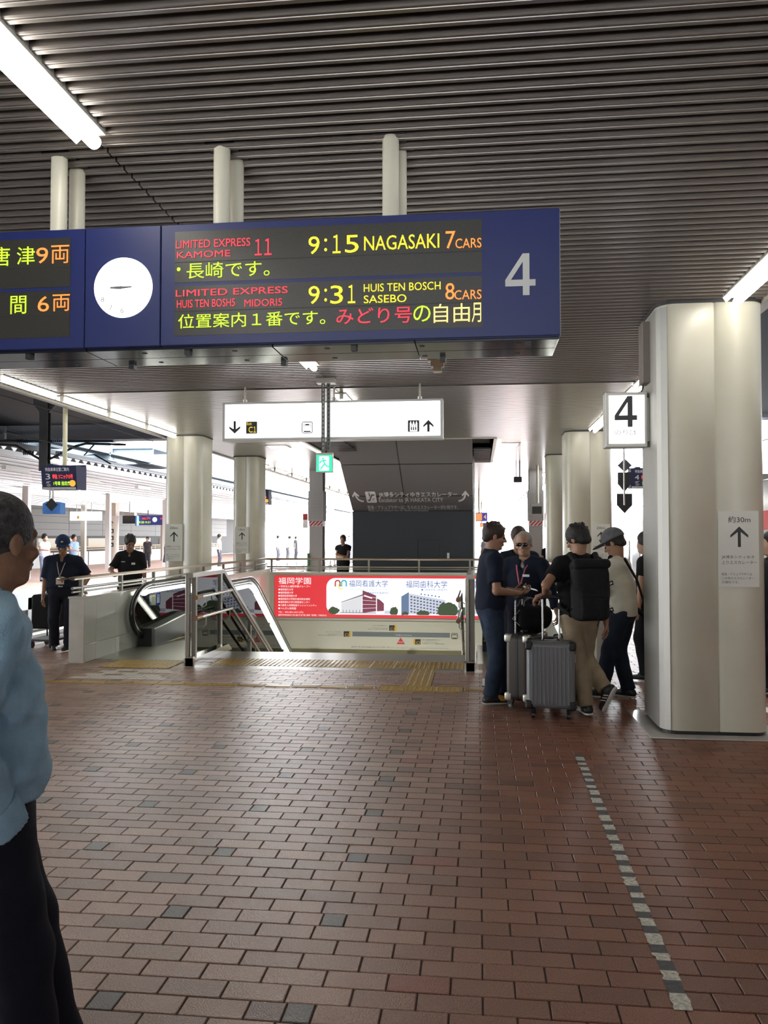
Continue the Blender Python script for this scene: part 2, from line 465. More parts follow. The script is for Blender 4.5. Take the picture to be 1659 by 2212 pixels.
for k in range(11):
    for j in range(2): tile(-3.43 + k * .297, -3.43 + (k + 1) * .297, 10.28 + j * .297, 10.28 + (j + 1) * .297, 'dot', mt=M_tact2 if (k + j) % 3 else M_tact)
for k in range(3):
    for j in range(2): tile(-4.72 + k * .297, -4.72 + (k + 1) * .297, 9.98 + j * .297, 9.98 + (j + 1) * .297, 'dot')
for k in range(4): 
    for j in range(2): tile(.10 + k * .297, .10 + (k + 1) * .297, 10.1 + j * .297, 10.1 + (j + 1) * .297, 'dot', mt=M_tact2)
# steel plate landings
M_plate = mat('landing_plate', (.38, .37, .31), .28, .6, bump=.1, bscale=90)
t = MB(); t.box(-5.08, -3.78, 10.62, 12.6, -.02, .0035); tag(t.build('floor_plate', M_plate), 'ribbed steel landing plate at the foot of the left escalator', 'floor plate')
t = MB(); t.box(-.02, 1.38, 10.75, 12.6, -.02, .003); tag(t.build('floor_plate', M_plate), 'ribbed steel landing plate at the foot of the right escalator', 'floor plate')
M_kerb = mat('grey_granite', (.33, .31, .28), .3, noise=.15, nscale=40)
t = MB(); t.box(-3.6, -.15, 10.88, 11.55, -.04, .002); tag(t.build('stair_landing', M_kerb), 'grey granite strip at the head of the stairs', 'landing')
t = MB(); t.box(-3.70, .05, 10.05, 10.28, -.03, .001); t.box(-4.75, -3.45, 10.56, 10.64, -.03, .001)
tag(t.build('trim_6', M_kerb), kind='structure')
# worn white paint on bricks
M_wpaint = mat('worn_white_paint', (.62, .60, .52), .55, noise=.35, nscale=60)
pp = empty('painted_mark', (0, 0, 0), 0, 'worn white painted rectangle on the bricks before the left escalator', 'floor marking')
yy = 9.16; rr = 0
while yy < 9.80:
    xx = -4.72 + (.115 if rr % 2 else 0) + .11 * rr * .35
    while xx < -3.75:
        w = .215
        if random.random() > .1:
            m = MB(); m.bbox(xx, xx + w, yy, yy + .105, -.004, .0022, .001); m.build('paint_patch', M_wpaint, pp)
        xx += .2315
    yy += .1155; rr += 1
pl = empty('painted_line', (0, 0, 0), 0, 'worn white dashed line on the red bricks running towards the camera', 'floor marking')
M_gpaint = mat('worn_grey_tape', (.10, .10, .10), .6, noise=.25, nscale=50)
yy = 3.0
while yy < 6.35:
    L = random.uniform(.05, .11); xl = .70 + .012 * (yy - 3) + random.uniform(-.004, .004)
    for (k0, mm, sh) in ((0, M_wpaint, 0), (1, M_gpaint, 0)):
        y0 = yy + (L if k0 else 0); y1 = y0 + (random.uniform(.05, .09) if k0 else L)
        m = MB(); n = 6; a = []; c = []
        for q in range(n + 1):
            f_ = q / n; jit = (random.uniform(-.007, .007) if not k0 else random.uniform(-.003, .003))
            a.append((xl - .030 + jit, y0 + (y1 - y0) * f_, .0024)); c.append((xl + .030 + jit * random.uniform(-1, 1), y0 + (y1 - y0) * f_, .0024))
        m.add(a + c, [(q, n + 1 + q, n + 2 + q, q + 1) for q in range(n)])
        m.build('paint_dash', mm, pl)
    yy = y1
# red and white round no-entry mark on the floor by the tactile line
nm = empty('floor_sign', (0.34, 9.42, 0), 0, 'white square floor sticker with a red disc beside the suitcases', 'floor sign')
m = MB(); m.bbox(-.30, .30, -.22, .25, -.003, .002, .001); m.build('sticker', M_white, nm)
m = MB(); m.add([(.19 * math.cos(a), .19 * math.sin(a), .0035) for a in [2 * PI * k / 28 for k in range(28)]], [tuple(range(28))]); m.build('red_disc', mat('sign_red', (.55, .03, .03), .5), nm)
m = MB(); m.box(-.12, .12, -.03, .03, .0034, .0045); m.build('white_bar', M_white, nm)

# ---- stairwell walls
M_wall = mat('well_wall', (.50, .49, .43), .35)
t = MB(); t.box(WX0 - .04, WX0, WY0 - .3, WY1, -4.5, -.0); tag(t.build('wall_left', mat('glossy_wall', (.50, .49, .43), .08, spec=.7)), kind='structure')
t = MB(); t.box(WX1, WX1 + .04, WY0 - .6, WY1, -4.5, -.0); tag(t.build('wall_right', M_wall), kind='structure')
t = MB(); t.box(WX0, WX1 + .15, WY1, WY1 + .12, -.34, .77); t.box(WX0, WX1, WY1 - .05, WY1 + .1, -1.08, -.40); t.box(WX0 - .2, WX1 + .15, WY1 - .02, WY1 + .14, .74, .775)
t.box(WX0, WX1, WY1 - .03, WY1 + .1, -.40, -.34)
tag(t.build('wall_back', M_wall), kind='structure')
t = MB(); t.prism([(WY1 - .06, -1.08), (WY1 - .35, -1.75), (WY1, -1.75), (WY1, -1.08)], WX0, WX1, 'x'); tag(t.build('trim_7', mat('olive_band', (.20, .18, .10), .5)), kind='structure')
t = MB(); t.box(WX0 - .1, WX1 + .1, WY0 - 1, WY1 + .2, -4.6, -4.5); t.box(WX0, WX1, WY1 - .33, WY1 + .1, -4.5, -1.75); tag(t.build('trim_8', M_wall), kind='structure')
# ================================================ LAMPS
M_lamp = mat('lamp_glow', (.9, .9, .9), .5, emit=LAMP, ecol=(1, .96, .88))
M_refl = mat('lamp_reflector_glow', (.8, .8, .76), .4, emit=LAMP * .35, ecol=(1, .96, .88))  # emission stands in for tube light bouncing off the reflector
M_house = mat('lamp_housing', (.5, .48, .42), .45)
def lamp_proto(L):
    root = empty('fluorescent_lamp')
    m = MB(); m.prism([(-.085, .040), (-.085, -.015), (.085, -.015), (.085, .040)], 0, L, 'y'); m.build('housing', M_house, root)
    m = MB(); m.prism([(-.085, -.016), (-.06, -.055), (-.018, -.016)], .01, L - .01, 'y'); m.build('reflector', M_refl, root)
    m = MB(); m.tube([(.028, .0, -.048), (.028, L, -.048)], .034, 16); m.build('tube', M_lamp, root)
    m = MB(); m.box(.022, .034, -.02, 0, -.052, -.01); m.box(.0, .056, -.012, .0, -.085, -.012); m.build('end_cap', M_house, root)
    return root
protos = {}
def lamp(x, y, L, label, grp):
    key = round(L, 2)
    if key not in protos: protos[key] = o = lamp_proto(L)
    else: o = copy_tree(protos[key])
    o.location = (x, y, CZ); tag(o, label, 'lamp', grp); return o
for i, (a, c) in enumerate([(-.2, 3.80), (7.9, 9.25), (11.15, 12.5)]):
    lamp(-1.88, a, c - a, ['long fluorescent lamp in the upper left corner, nearest the camera', 'fluorescent lamp just below the underside of the blue departure board', 'fluorescent lamp in the ceiling behind the white hanging exit sign'][i], 'lamps of the centre row')
ys = [10.93 + 1.49 * (k - 6) for k in range(9)]
for i, y in enumerate(ys):
    if 4 <= i: lamp(-5.79, y - (0 if i > 5 else .05), 1.33, ORD[i - 4] + ' visible fluorescent lamp along the left ceiling edge', 'lamps of the left edge row')
    else: lamp(-5.79, y - .05, 1.33, 'fluorescent lamp of the left edge row outside the frame, ' + ORD[i] + ' from the camera end', 'lamps of the left edge row')
for i, (a, c) in enumerate([(4.10, 5.45), (5.65, 7.0)]):
    lamp(2.08, a, c - a, ['fluorescent lamp at the right edge of the photo, nearer one', 'fluorescent lamp ending above the front face of the big right column'][i], 'lamps of the right edge row')
for i in range(5):
    lamp(2.08, 8.15 + i * 1.46, 1.33, ORD[i] + ' fluorescent lamp between the two right-hand cream columns', 'lamps of the right edge row')
for i in range(14):
    y = 20.9 + i * 2.2
    lamp(-5.79, y, 1.33, (ORD + ['thirteenth', 'fourteenth'])[i] + ' lamp of the left row beyond the second left column', 'far lamps of the left row')
    lamp(2.08, y + .3, 1.33, (ORD + ['thirteenth', 'fourteenth'])[i] + ' lamp of the right row beyond the third right column', 'far lamps of the right row')
    if i > 3: lamp(-1.88, y, 1.33, ORD[min(i - 4, 11)] + ' lamp of the centre row beyond the dark escalator block', 'far lamps of the centre row')
# recessed rectangular downlights
for (x, y, lb) in ((-4.32, 17.6, 'recessed square ceiling light above the second left column'), (.65, 17.7, 'recessed square ceiling light right of the dark escalator block')):
    r = empty('recessed_light', (x, y, CZ), 0, lb, 'ceiling light')
    m = MB(); m.box(-.24, .24, -.24, .24, -.012, .03); m.build('frame', M_house, r)
    m = MB(); m.box(-.19, .19, -.2, .2, -.018, .0); m.build('diffuser', M_lamp, r)
# light strips along the ceiling well
for (x, lb) in ((HX0 - .12, 'bright strip light along the left side of the ceiling well'), (HX1 + .12, 'bright strip light along the right side of the ceiling well')):
    m = MB(); m.box(-.035, .035, HY0 + .3, HY1 - .2, -.02, .02); o = m.build('strip_light', mat('strip_glow', (.9, .9, .9), .5, emit=5, ecol=(1, .95, .85)), None, (x, 0, CZ)); tag(o, lb, 'ceiling light')

# ================================================ COLUMNS
def column(x0, x1, y0, y1, label, plinth=True, name='column'):
    r = empty(name, ((x0 + x1) / 2, (y0 + y1) / 2, 0), 0, label, 'column', 'cream clad columns of the platform roof')
    w, d = (x1 - x0) / 2, (y1 - y0) / 2
    R_ = [.12, .05, .12, .12]
    R_ = [.15, .13, .13, .15]
    sx = .008
    # two front panels with a recessed joint between, plus sides: the outline notched at the joints
    def notched(g):
        p = rrect(-w, w, -d, d, R_, 8); out = []
        for i, (x, y) in enumerate(p):
            out.append((x, y)); x2, y2 = p[(i + 1) % len(p)]
            if abs(y - y2) < 1e-6 and abs(x - x2) > .3:
                mx = .05 * w; s = 1 if x2 > x else -1; iy = .012 * (1 if y < 0 else -1)
                out += [(mx - s * .012, y), (mx - s * .006, y + iy), (mx + s * .006, y + iy), (mx + s * .012, y)]
        return out
    m = MB(); m.prism(notched(0), .035, CZ - .0, 'z', True); o = m.build('cladding', M_cream, r)
    m = MB(); m.prism(rrect(-w + .015, w - .015, -d + .015, d - .015, .12, 6), .0, .04, 'z'); m.build('shadow_gap', M_black, r)
    m = MB(); m.prism(rrect(-w - .012, w + .012, -d - .012, d + .012, .15, 6), CZ - .02, CZ + .04, 'z'); m.build('head_collar', M_dark, r)
    if plinth:
        for i in range(3):
            a = -w - .12 + i * (2 * w + .24) / 3; c = -w - .12 + (i + 1) * (2 * w + .24) / 3
            m = MB(); m.bbox(a + .001, c - .001, -d - .12, d + .12, -.02, .004, .002); m.build('plinth_slab', M_marble, r)
    return r
C1 = column(1.505, 2.36, 7.10, 7.95, 'nearest and largest cream column, at the right with the 30 m poster')
C2 = column(1.615, 2.46, 15.6, 16.4, 'cream column behind the men, with a 20 m poster', False)
C3 = column(1.64, 2.46, 20.0, 20.8, 'farthest right cream column, partly hidden behind the one with the 20 m poster', False)
C4 = column(-6.04, -5.295, 15.42, 16.2, 'left cream column behind the parapet, with a 20 m poster', False)
C5 = column(-5.95, -5.295, 19.6, 20.4, 'second left cream column, with a 15 m poster', False)
# stainless corner guard on the near column's left side
m = MB(); m.prism([(1.497, 7.95 - .16), (1.497, 7.26), (1.505, 7.205), (1.53, 7.15), (1.575, 7.112), (1.578, 7.118), (1.536, 7.156), (1.513, 7.207), (1.506, 7.26), (1.506, 7.79)], .04, 3.56, 'z')
m.v = [(x - 1.9325, y - 7.525, z) for x, y, z in m.v]
m.build('corner_guard', mat('satin_guard', (.40, .39, .35), .5, .7), C1)
M_post = mat('poster_paper', (.66, .66, .60), .45)
def poster(rc, y, dist, label, full=True, dx=0):
    x0, x1, z0, z1 = rc; w = x1 - x0; h = z1 - z0
    r = empty('poster', ((x0 + x1) / 2, y, z0), 0, label, 'poster', 'direction posters on the columns')
    def L(a, c, d_, e): return (-w / 2 + a * w, -w / 2 + c * w, h * (1 - e), h * (1 - d_))
    m = MB(); m.box(-w / 2, w / 2, -.004, 0.004, 0, h); m.build('sheet', M_post, r)
    q = -.0055
    if full: text('distance_text', dist, L(.25, .80, .07, .155), q, M_print, r)
    else: text('distance_text', dist, L(.27, .73, .07, .14), q, M_print, r)
    m = MB(); arrow(m, (.02) * w, h * (1 - .475), h * (1 - .205), q, .44 * w, .075 * w, .42); m.build('arrow', M_print, r)
    mb = MB(); text('', 'JR博多シティゆき', L(.08, .88, .585, .635), q, None, mb=mb); text('', '上りエスカレーター', L(.08, .95, .655, .70), q, None, mb=mb)
    mb.build('heading_text', M_print, r)
    mb = MB()
    for k, s_ in enumerate(['阪急・アミュプラザへは', 'この先のエスカレーター', 'が便利です。']):
        text('', s_, L(.08, [.82, .87, .5][k], .815 + k * .053, .85 + k * .053), q, None, mb=mb)
    mb.build('note_text', M_print, r); return r
poster((1.963,2.283,1.221,1.844), 7.096, '約30m', 'largest white poster reading 約30m with an arrow, on the near right column')
poster((2.077,2.404,1.188,1.869), 15.594, '20m', 'white 20m arrow poster on the column behind the man in the cap', False)
poster((-6.003,-5.655,1.167,1.880), 15.414, '20m', 'white 20m arrow poster on the left column behind the parapet', False)
poster((-5.867,-5.529,1.226,1.877), 19.594, '15m', 'white 15m arrow poster on the second left column', False)

# far steel columns with rivets and hazard stripes
M_hred = mat('hazard_red', (.42, .035, .05), .5); M_sgrey = mat('steel_column_grey', (.36, .36, .36), .55)
def steel_col(x0, x1, y, label):
    w = x1 - x0; r = empty('steel_column', ((x0 + x1) / 2, y, 0), 0, label, 'column', 'riveted steel columns')
    m = MB(); m.box(-w / 2, w / 2, -.02, .02, 0, CZ); m.box(-w / 2, w / 2, .36, .40, 0, CZ); m.box(-.02, .02, .02, .36, 0, CZ); m.build('shaft', M_sgrey, r)
    m = MB(); m.box(-w / 2 - .03, w / 2 + .03, -.045, .43, 2.1, 3.0); m.build('splice_plate', M_sgrey, r)
    m = MB()
    for i in range(5):
        for j in range(8): m.lathe([(.02, -.07), (.02, -.045)], -w * .36 + i * w * .18, 2.2 + j * .1, 6, axis='y')
    o = m.build('rivet_rows', M_sgrey, r); o['kind'] = 'stuff'
    m = MB(); m.box(-w / 2 - .006, w / 2 + .006, -.03, .42, 1.95, 2.32); m.build('stripe_band', M_white, r)
    for k in range(-2, 5):
        m = MB(); xa = -w / 2 + k * .11
        pts = []
        z0_, z1_ = 1.96, 2.31
        for (xx, zz) in ((xa, z0_), (xa + .065, z0_), (xa + .065 + .35, z1_), (xa + .35, z1_)): pts.append((xx, zz))
        # clip to the band width
        def clip(p, lim, sgn):
            o_ = []
            for i in range(len(p)):
                a, c = p[i], p[(i + 1) % len(p)]; ia = sgn * (a[0] - lim) <= 0; ic = sgn * (c[0] - lim) <= 0
                if ia: o_.append(a)
                if ia != ic: t_ = (lim - a[0]) / (c[0] - a[0]); o_.append((lim, a[1] + t_ * (c[1] - a[1])))
            return o_
        pts = clip(clip(pts, w / 2, 1), -w / 2, -1)
        if len(pts) > 2: m.poly(pts, -.034); m.build('red_stripe', M_hred, r)
    m = MB(); m.box(-w / 2 - .05, -w / 2 + .02, -.05, .0, 0, 1.15); m.build('green_guard', mat('guard_green', (.03, .2, .07), .5), r)
    sx = w / 2 + .12 if x0 > 0 else -w / 2 - .12
    m = MB(); m.box(sx - .07, sx + .07, -.02, .0, 2.14, 2.32); m.build('red_notice', M_hred, r); m = MB(); m.box(sx - .07, sx + .07, -.02, .0, 1.90, 2.14); m.build('pale_notice', M_white, r); m = MB(); m.box(min(sx, 0), max(sx, 0), .0, .02, 2.2, 2.22); m.build('notice_bracket', M_dsteel, r); return r
steel_col(-4.98, -4.58, 24.2, 'riveted grey steel column with red and white stripes, left of the dark block')
steel_col(1.48, 1.86, 24.4, 'riveted grey steel column with red and white stripes, behind the men')

# ================================================ PARAPETS, RAILS
PX0, PX1 = -5.28, -5.08
pr = empty('parapet', (0, 0, 0), 0, 'white tiled parapet with marble end and cap left of the escalator', 'parapet')
m = MB(); m.box(PX0 + .01, PX1 - .012, 10.29, 19.88, 0, .83); m.build('core', M_cream, pr)
m = MB(); m.bbox(PX0, PX1 + .002, 10.255, 10.29, 0, .835, .002); m.build('marble_end', M_marble, pr)
M_tile = mat('glossy_white_tile', (.62, .62, .58), .06, spec=.7)
yj = [10.292, 10.61] + [10.61 + .6 * k for k in range(1, 17)]
for i in range(len(yj) - 1):
    y0, y1 = yj[i], min(yj[i + 1], 19.95)
    if y0 > 19.9: break
    for (z0, z1) in ((.0, .225), (.229, .83)):
        m = MB(); m.bbox(PX1 - .013, PX1, y0 + .002, y1 - .002, z0, z1, .001); m.build('tile', M_tile, pr)
for i in range(8):
    y0 = 10.245 + i * 1.22; m = MB(); m.bbox(PX0 - .01, PX1 + .012, y0, y0 + 1.219, .83, .855, .003); m.build('cap_slab', M_marble, pr)
pr = empty('parapet', (0, 0, 0), 0, 'low tiled parapet right of the stairwell, behind the suitcases', 'parapet')
m = MB(); m.box(1.405, 1.51, 10.17, 19.88, 0, .83); m.build('core', M_cream, pr)
m = MB(); m.bbox(1.40, 1.53, 10.13, 10.17, 0, .835, .002); m.build('marble_end', M_marble, pr)
for i in range(16):
    y0 = 10.18 + .6 * i; m = MB(); m.bbox(1.51, 1.522, y0 + .002, y0 + .598, 0, .83, .001); m.build('tile', M_tile, pr)
for i in range(8):
    y0 = 10.12 + i * 1.22; m = MB(); m.bbox(1.39, 1.54, y0, y0 + 1.219, .83, .855, .003); m.build('cap_slab', M_marble, pr)

def railing(path0, path1, posts, ztop, zmid, zbase, label, axis, curl=False):
    (xa, ya), (xb, yb) = path0, path1
    r = empty('handrail', (0, 0, 0), 0, label, 'railing')
    pth = [(xa, ya, ztop - .03), (xb, yb, ztop - .03)]
    if curl: pth = [(xa - .20, ya + .04, ztop - .03), (xa - .12, ya - .02, ztop - .03), (xa, ya + .02, ztop - .03)] + pth[1:]
    m = MB(); m.tube(pth, .026, 10); m.build('top_rail', mat('rail_top', (.34, .28, .22), .3, .6), r)
    m = MB(); m.tube([(xa, ya, zmid), (xb, yb, zmid)], .02, 8); m.build('middle_rail', M_steel, r)
    m = MB(); m.tube([(xa, ya, zmid - .05), (xb, yb, zmid - .05)], .014, 8); m.build('lower_rail', M_steel, r)
    for p in posts:
        x, y = (xa, p) if axis == 'y' else (p, ya)
        m = MB(); m.box(x - .022, x + .022, y - .022, y + .022, zbase, ztop - .035); m.build('post', M_dsteel, r)
    return r
railing((-5.17, 10.12), (-5.17, 19.98), [10.36 + 1.22 * k for k in range(8)], 1.125, .97, .855, 'brown steel railing on the left parapet, held by the guard', 'y', True)
railing((-5.17, 19.97), (1.5, 19.97), [-5.08 + 1.22 * k for k in range(1, 6)] + [-5.05, 1.45], 1.12, .90, .775, 'brown steel railing along the back of the stairwell above the red advertisement', 'x')
railing((1.465, 10.2), (1.465, 19.95), [10.5 + 1.22 * k for k in range(8)], 1.12, .97, .855, 'steel railing on the right parapet behind the men', 'y')

# ================================================ STAIRS AND BALUSTRADES
M_glass = mat('clear_glass', (.85, .95, .92), .02, trans=1, spec=.5)
M_glass2 = None
def thin_glass(name, tint=(.9, .97, .95), refl=.12):
    m = bpy.data.materials.new(name); m.use_nodes = True; nt = m.node_tree; nt.nodes.remove(nt.nodes['Principled BSDF'])
    out = nt.nodes['Material Output']; tr = nt.nodes.new('ShaderNodeBsdfTransparent'); tr.inputs[0].default_value = tint + (1,)
    gl = nt.nodes.new('ShaderNodeBsdfGlossy'); gl.inputs['Roughness'].default_value = .01; mx = nt.nodes.new('ShaderNodeMixShader')
    fr = nt.nodes.new('ShaderNodeFresnel'); fr.inputs[0].default_value = 1.45
    nt.links.new(fr.outputs[0], mx.inputs[0]); nt.links.new(tr.outputs[0], mx.inputs[1]); nt.links.new(gl.outputs[0], mx.inputs[2]); nt.links.new(mx.outputs[0], out.inputs[0])
    return m
M_glass = thin_glass('clear_glass'); M_frost = thin_glass('smoked_glass', (.75, .82, .78))
st = empty('staircase', (0, 0, 0), 0, 'stairs going down between the two escalators, seen at the landing edge', 'stairs')
for k in range(22):
    y = 11.55 + .30 * k; z = -.165 * (k + 1)
    m = MB(); m.bbox(-3.6, -.15, y, y + .34, z - .2, z, .006); m.build('step', M_kerb, st)
def balustrade(x, s, label, pal):
    """s=+1: stair handrails on the +x side"""
    r = empty('balustrade', (x, 0, 0), 0, label, 'balustrade')
    SL = math.tan(math.radians(28.5)); ye = 14.6
    m = MB(); m.box(-.05, .05, 10.16, 10.27, -.0, .12); m.build('foot', M_dsteel, r)
    m = MB(); m.prism(rrect(-.062, -.006, 10.17, 10.24, .012, 3), .12, 1.13, 'z'); m.build('newel_post', M_steel, r)
    m = MB(); m.box(.0, .055, 10.24, 10.30, .08, 1.12); m.build('post', M_dsteel, r)
    m = MB(); m.box(-.028, .028, 11.36, 11.44, .08, 1.12); m.build('post', M_dsteel, r)
    for yy_ in (12.9, 14.0):
        zt = 1.12 - (yy_ - 11.44) * SL; m = MB(); m.box(-.03, .03, yy_, yy_ + .06, zt - 1.15, zt - .02); m.build('post', M_dsteel, r)
    m = MB(); m.prism([(10.16, 1.115), (11.46, 1.115), (11.46 + 5, 1.115 - 5 * SL), (11.46 + 5, 1.115 - 5 * SL + .055), (11.48, 1.17), (10.16, 1.17)], -.045, .045, 'x'); m.build('top_rail', M_steel, r)
    m = MB(); m.prism([(10.28, .13), (11.5, .13), (16.4, .13 - 4.9 * SL - .1), (16.4, 1.1 - 4.94 * SL), (11.46, 1.11), (10.28, 1.11)], -.006, .006, 'x'); m.build('glass_panel', M_glass, r)
    m = MB(); m.prism([(10.16, 0), (11.75, 0), (11.75, .02), (11.6, .10), (10.16, .10)], -.07, .07, 'x'); m.build('base_rail', M_chrome, r)
    for (z, n) in ((.875, 0), (.62, 1)):
        xo = s * .14
        pth = [(xo, 10.18, z), (xo, 11.5, z), (xo, 11.5 + 4.6, z - 4.6 * SL)]
        m = MB(); m.tube([pth[0], pth[1]], .022, 10); m.build('handrail_bar', M_chrome, r)
        m = MB(); m.tube([pth[1], pth[2]], .022, 10); m.build('sloping_bar', M_wood, r)
        m = MB(); m.tube([(xo, 10.0, z), (xo, 10.2, z)], .03, 10); m.build('wooden_grip', mat('oiled_wood', (.30, .16, .07), .4), r)
        for yy_ in (10.4, 11.42, 12.8, 13.9):
            zz = z if yy_ < 11.5 else z - (yy_ - 11.5) * SL
            m = MB(); m.tube([(xo, yy_, zz), (xo, yy_, zz - .12), (xo * .6, yy_, zz - .16), (0, yy_, zz - .16)], .007, 6); m.build('bracket', M_steel, r)
    return r
balustrade(-3.63, 1, 'steel and glass balustrade with double handrail left of the stairs', 0)
balustrade(-.10, -1, 'steel and glass balustrade with double handrail right of the stairs', 0)

M_strip = mat('escalator_tube_glow', (.9, .9, .9), .5, emit=9, ecol=(1, 1, .88))
M_belt = mat('handrail_belt', (.012, .012, .013), .22, spec=.7)
M_alu = mat('aluminium', (.62, .63, .62), .22, .9)
M_warm = mat('warm_panel', (.55, .55, .44), .3)
def escalator(x0, x1, label, nstep=14):
    r = empty('escalator', (x0, 0, 0), 0, label, 'escalator'); SL = math.tan(math.radians(30)); Wd = x1 - x0
    def side(xc, inn):
        top = []
        yc, zc, rz = 12.15, .53, .42
        ox = 11.55
        # outer loop
        for a in range(-100, -271, -10):
            pass
        pts = []
        for k in range(15):
            a = math.radians(-95 - k * (175 / 14)); pts.append((yc + .1 + (.68) * math.cos(a) * (1 if True else 1), zc + rz * math.sin(a) * -1 * -1))
        pts = [(12.25 + .70 * math.cos(t), .51 + .42 * math.sin(t)) for t in [math.radians(245 - k * (155 / 14)) for k in range(15)]]
        pts += [(13.0, .93), (13.7, .93)]
        for k in range(1, 7):
            a = math.radians(30 * k / 6); R_ = 1.1; pts.append((13.7 + R_ * math.sin(a), .93 - R_ * (1 - math.cos(a))))
        ye, ze = pts[-1]; pts.append((ye + 4.5, ze - 4.5 * SL))
        P3 = [(xc, y, z) for y, z in pts]
        m = MB(); m.tube(P3, .042, 10, flat=(.75, (0, 0, 1))); m.build('handrail_belt', M_belt, r)
        inner = []
        for i, (y, z) in enumerate(pts):
            a_ = pts[max(i - 1, 0)]; c_ = pts[min(i + 1, len(pts) - 1)]; t = Vector((c_[0] - a_[0], c_[1] - a_[1])).normalized(); n = Vector((t.y, -t.x)); inner.append((y + n.x * .055, z + n.y * .055))
        m = MB(); m.tube([(xc, y, z) for y, z in inner], .018, 8); m.build('guide_rail', M_alu, r)
        # glass under the rail
        poly = inner + [(ye + 4.5, ze - 4.5 * SL - .75), (ye + .2, ze - .75 - .1), (13.7, .22), (12.0, .18)]
        m = MB(); m.prism(poly[::-1], xc - .005, xc + .005, 'x'); m.build('glass_panel', M_glass, r)
        # fluorescent strip under the rail
        i2 = []
        for i, (y, z) in enumerate(inner):
            a_ = inner[max(i - 1, 0)]; c_ = inner[min(i + 1, len(inner) - 1)]; t = Vector((c_[0] - a_[0], c_[1] - a_[1])).normalized(); n = Vector((t.y, -t.x)); i2.append((y + n.x * .075, z + n.y * .075))
        seg = i2[12:]
        m = MB()
        cuts = [seg[:9]] ; tail0, tail1 = seg[-2], seg[-1]
        path = [(xc, y, z) for y, z in seg[:-1]]
        m.tube(path, .026, 8); m.build('light_tube', M_strip, r)
        L = 4.5; n = 4
        for k in range(n):
            f0 = k / n + .012; f1 = (k + 1) / n - .012
            a_ = (xc, tail0[0] + (tail1[0] - tail0[0]) * f0, tail0[1] + (tail1[1] - tail0[1]) * f0); c_ = (xc, tail0[0] + (tail1[0] - tail0[0]) * f1, tail0[1] + (tail1[1] - tail0[1]) * f1)
            m = MB(); m.tube([a_, c_], .032, 8); m.build('light_tube', M_strip, r)
        # skirt deck
        xa, xb = (xc - .05, xc + .16) if inn > 0 else (xc - .16, xc + .05)
        m = MB(); m.prism([(11.93, 0), (13.7, 0), (18.7, -5 * SL), (18.7, .26 - 5 * SL), (13.85, .30), (13.5, .36), (12.3, .26), (11.93, .24)], xa, xb, 'x'); m.build('skirt', mat('skirt_panel', (.045, .05, .06), .3, .3), r)
        m = MB(); m.box(xa - .003, xb + .003, 11.90, 12.02, 0, .27); m.build('skirt_cap', M_black, r)
        m = MB(); m.prism([(12.0, .245), (12.3, .262), (13.5, .362), (13.85, .302), (14, .24), (14, .262), (13.86, .322), (13.5, .382), (12.3, .28), (12.0, .262)], xa - .004, xb + .004, 'x'); m.build('deck_trim', M_alu, r)
        return
    side(.06, 1); side(Wd - .06, -1)
    for k in range(nstep):
        y = 12.65 + .40 * k; z = 0 if y < 13.6 else -(y - 13.6) * SL
        m = MB(); m.bbox(.24, Wd - .24, y, y + .39, z - .2, z - .005, .004); m.build('step', M_dsteel, r)
        m = MB(); m.box(.24, .27, y, y + .39, z - .1, z - .001); m.box(Wd - .27, Wd - .24, y, y + .39, z - .1, z - .001); m.build('yellow_edge', mat('step_yellow', (.55, .45, .03), .5), r)
    m = MB(); m.prism([(13.6, -.3), (18.7, -.3 - 5.1 * SL), (18.7, -.6 - 5.1 * SL), (13.6, -.6)], .0, Wd, 'x'); m.build('truss_cover', M_warm, r)
    return r
escalator(-5.05, -3.80, 'left escalator going down beside the white parapet, with lit glass balustrades')
escalator(.05, 1.35, 'right escalator going down behind the man in the dark polo shirt')
# stickers on the left escalator glass
sk = empty('warning_sticker', (-4.985, 0, 0), 0, 'blue and yellow warning stickers on the left escalator glass', 'sticker')
def wallx(m, y0, y1, z0, z1): return m.add([(0, y1, z0), (0, y0, z0), (0, y0, z1), (0, y1, z1)][::-1], [(0, 1, 2, 3)])
m = MB(); wallx(m, 12.45, 12.62, .56, .75); m.build('blue_sticker', mat('sticker_blue', (.02, .08, .45), .4), sk)
m = MB(); wallx(m, 12.28, 12.43, .58, .73); m.build('pale_sticker', M_post, sk)
m = MB(); m.add([(.001, 12.28, .705), (.001, 12.43, .705), (.001, 12.43, .73), (.001, 12.28, .73)], [(0, 1, 2, 3)]); m.build('yellow_bar', mat('sticker_yellow', (.6, .35, .03), .4), sk)
m = MB()
for q in (12.50, 12.56): m.lathe([(.012, .001), (.012, .003)], q, .72, 8, axis='x'); m.add([(.002, q - .015, .60), (.002, q + .015, .60), (.002, q + .012, .70), (.002, q - .012, .70)], [(0, 1, 2, 3)])
m.build('figure_print', M_white, sk)

# added unseen fill lights brightening the stairwell, standing in for lower concourse glow
for (x, y) in ((-4.4, 17.5), (-1.9, 17.5), (.7, 17.5)):
    ld = bpy.data.lights.new('well_fill_light', 'POINT'); ld.energy = 220; ld.shadow_soft_size = .25; ld.color = (1, .98, .85)
    lo_ = bpy.data.objects.new('well_fill_light', ld); COL.objects.link(lo_); lo_.location = (x, y, -3.2)
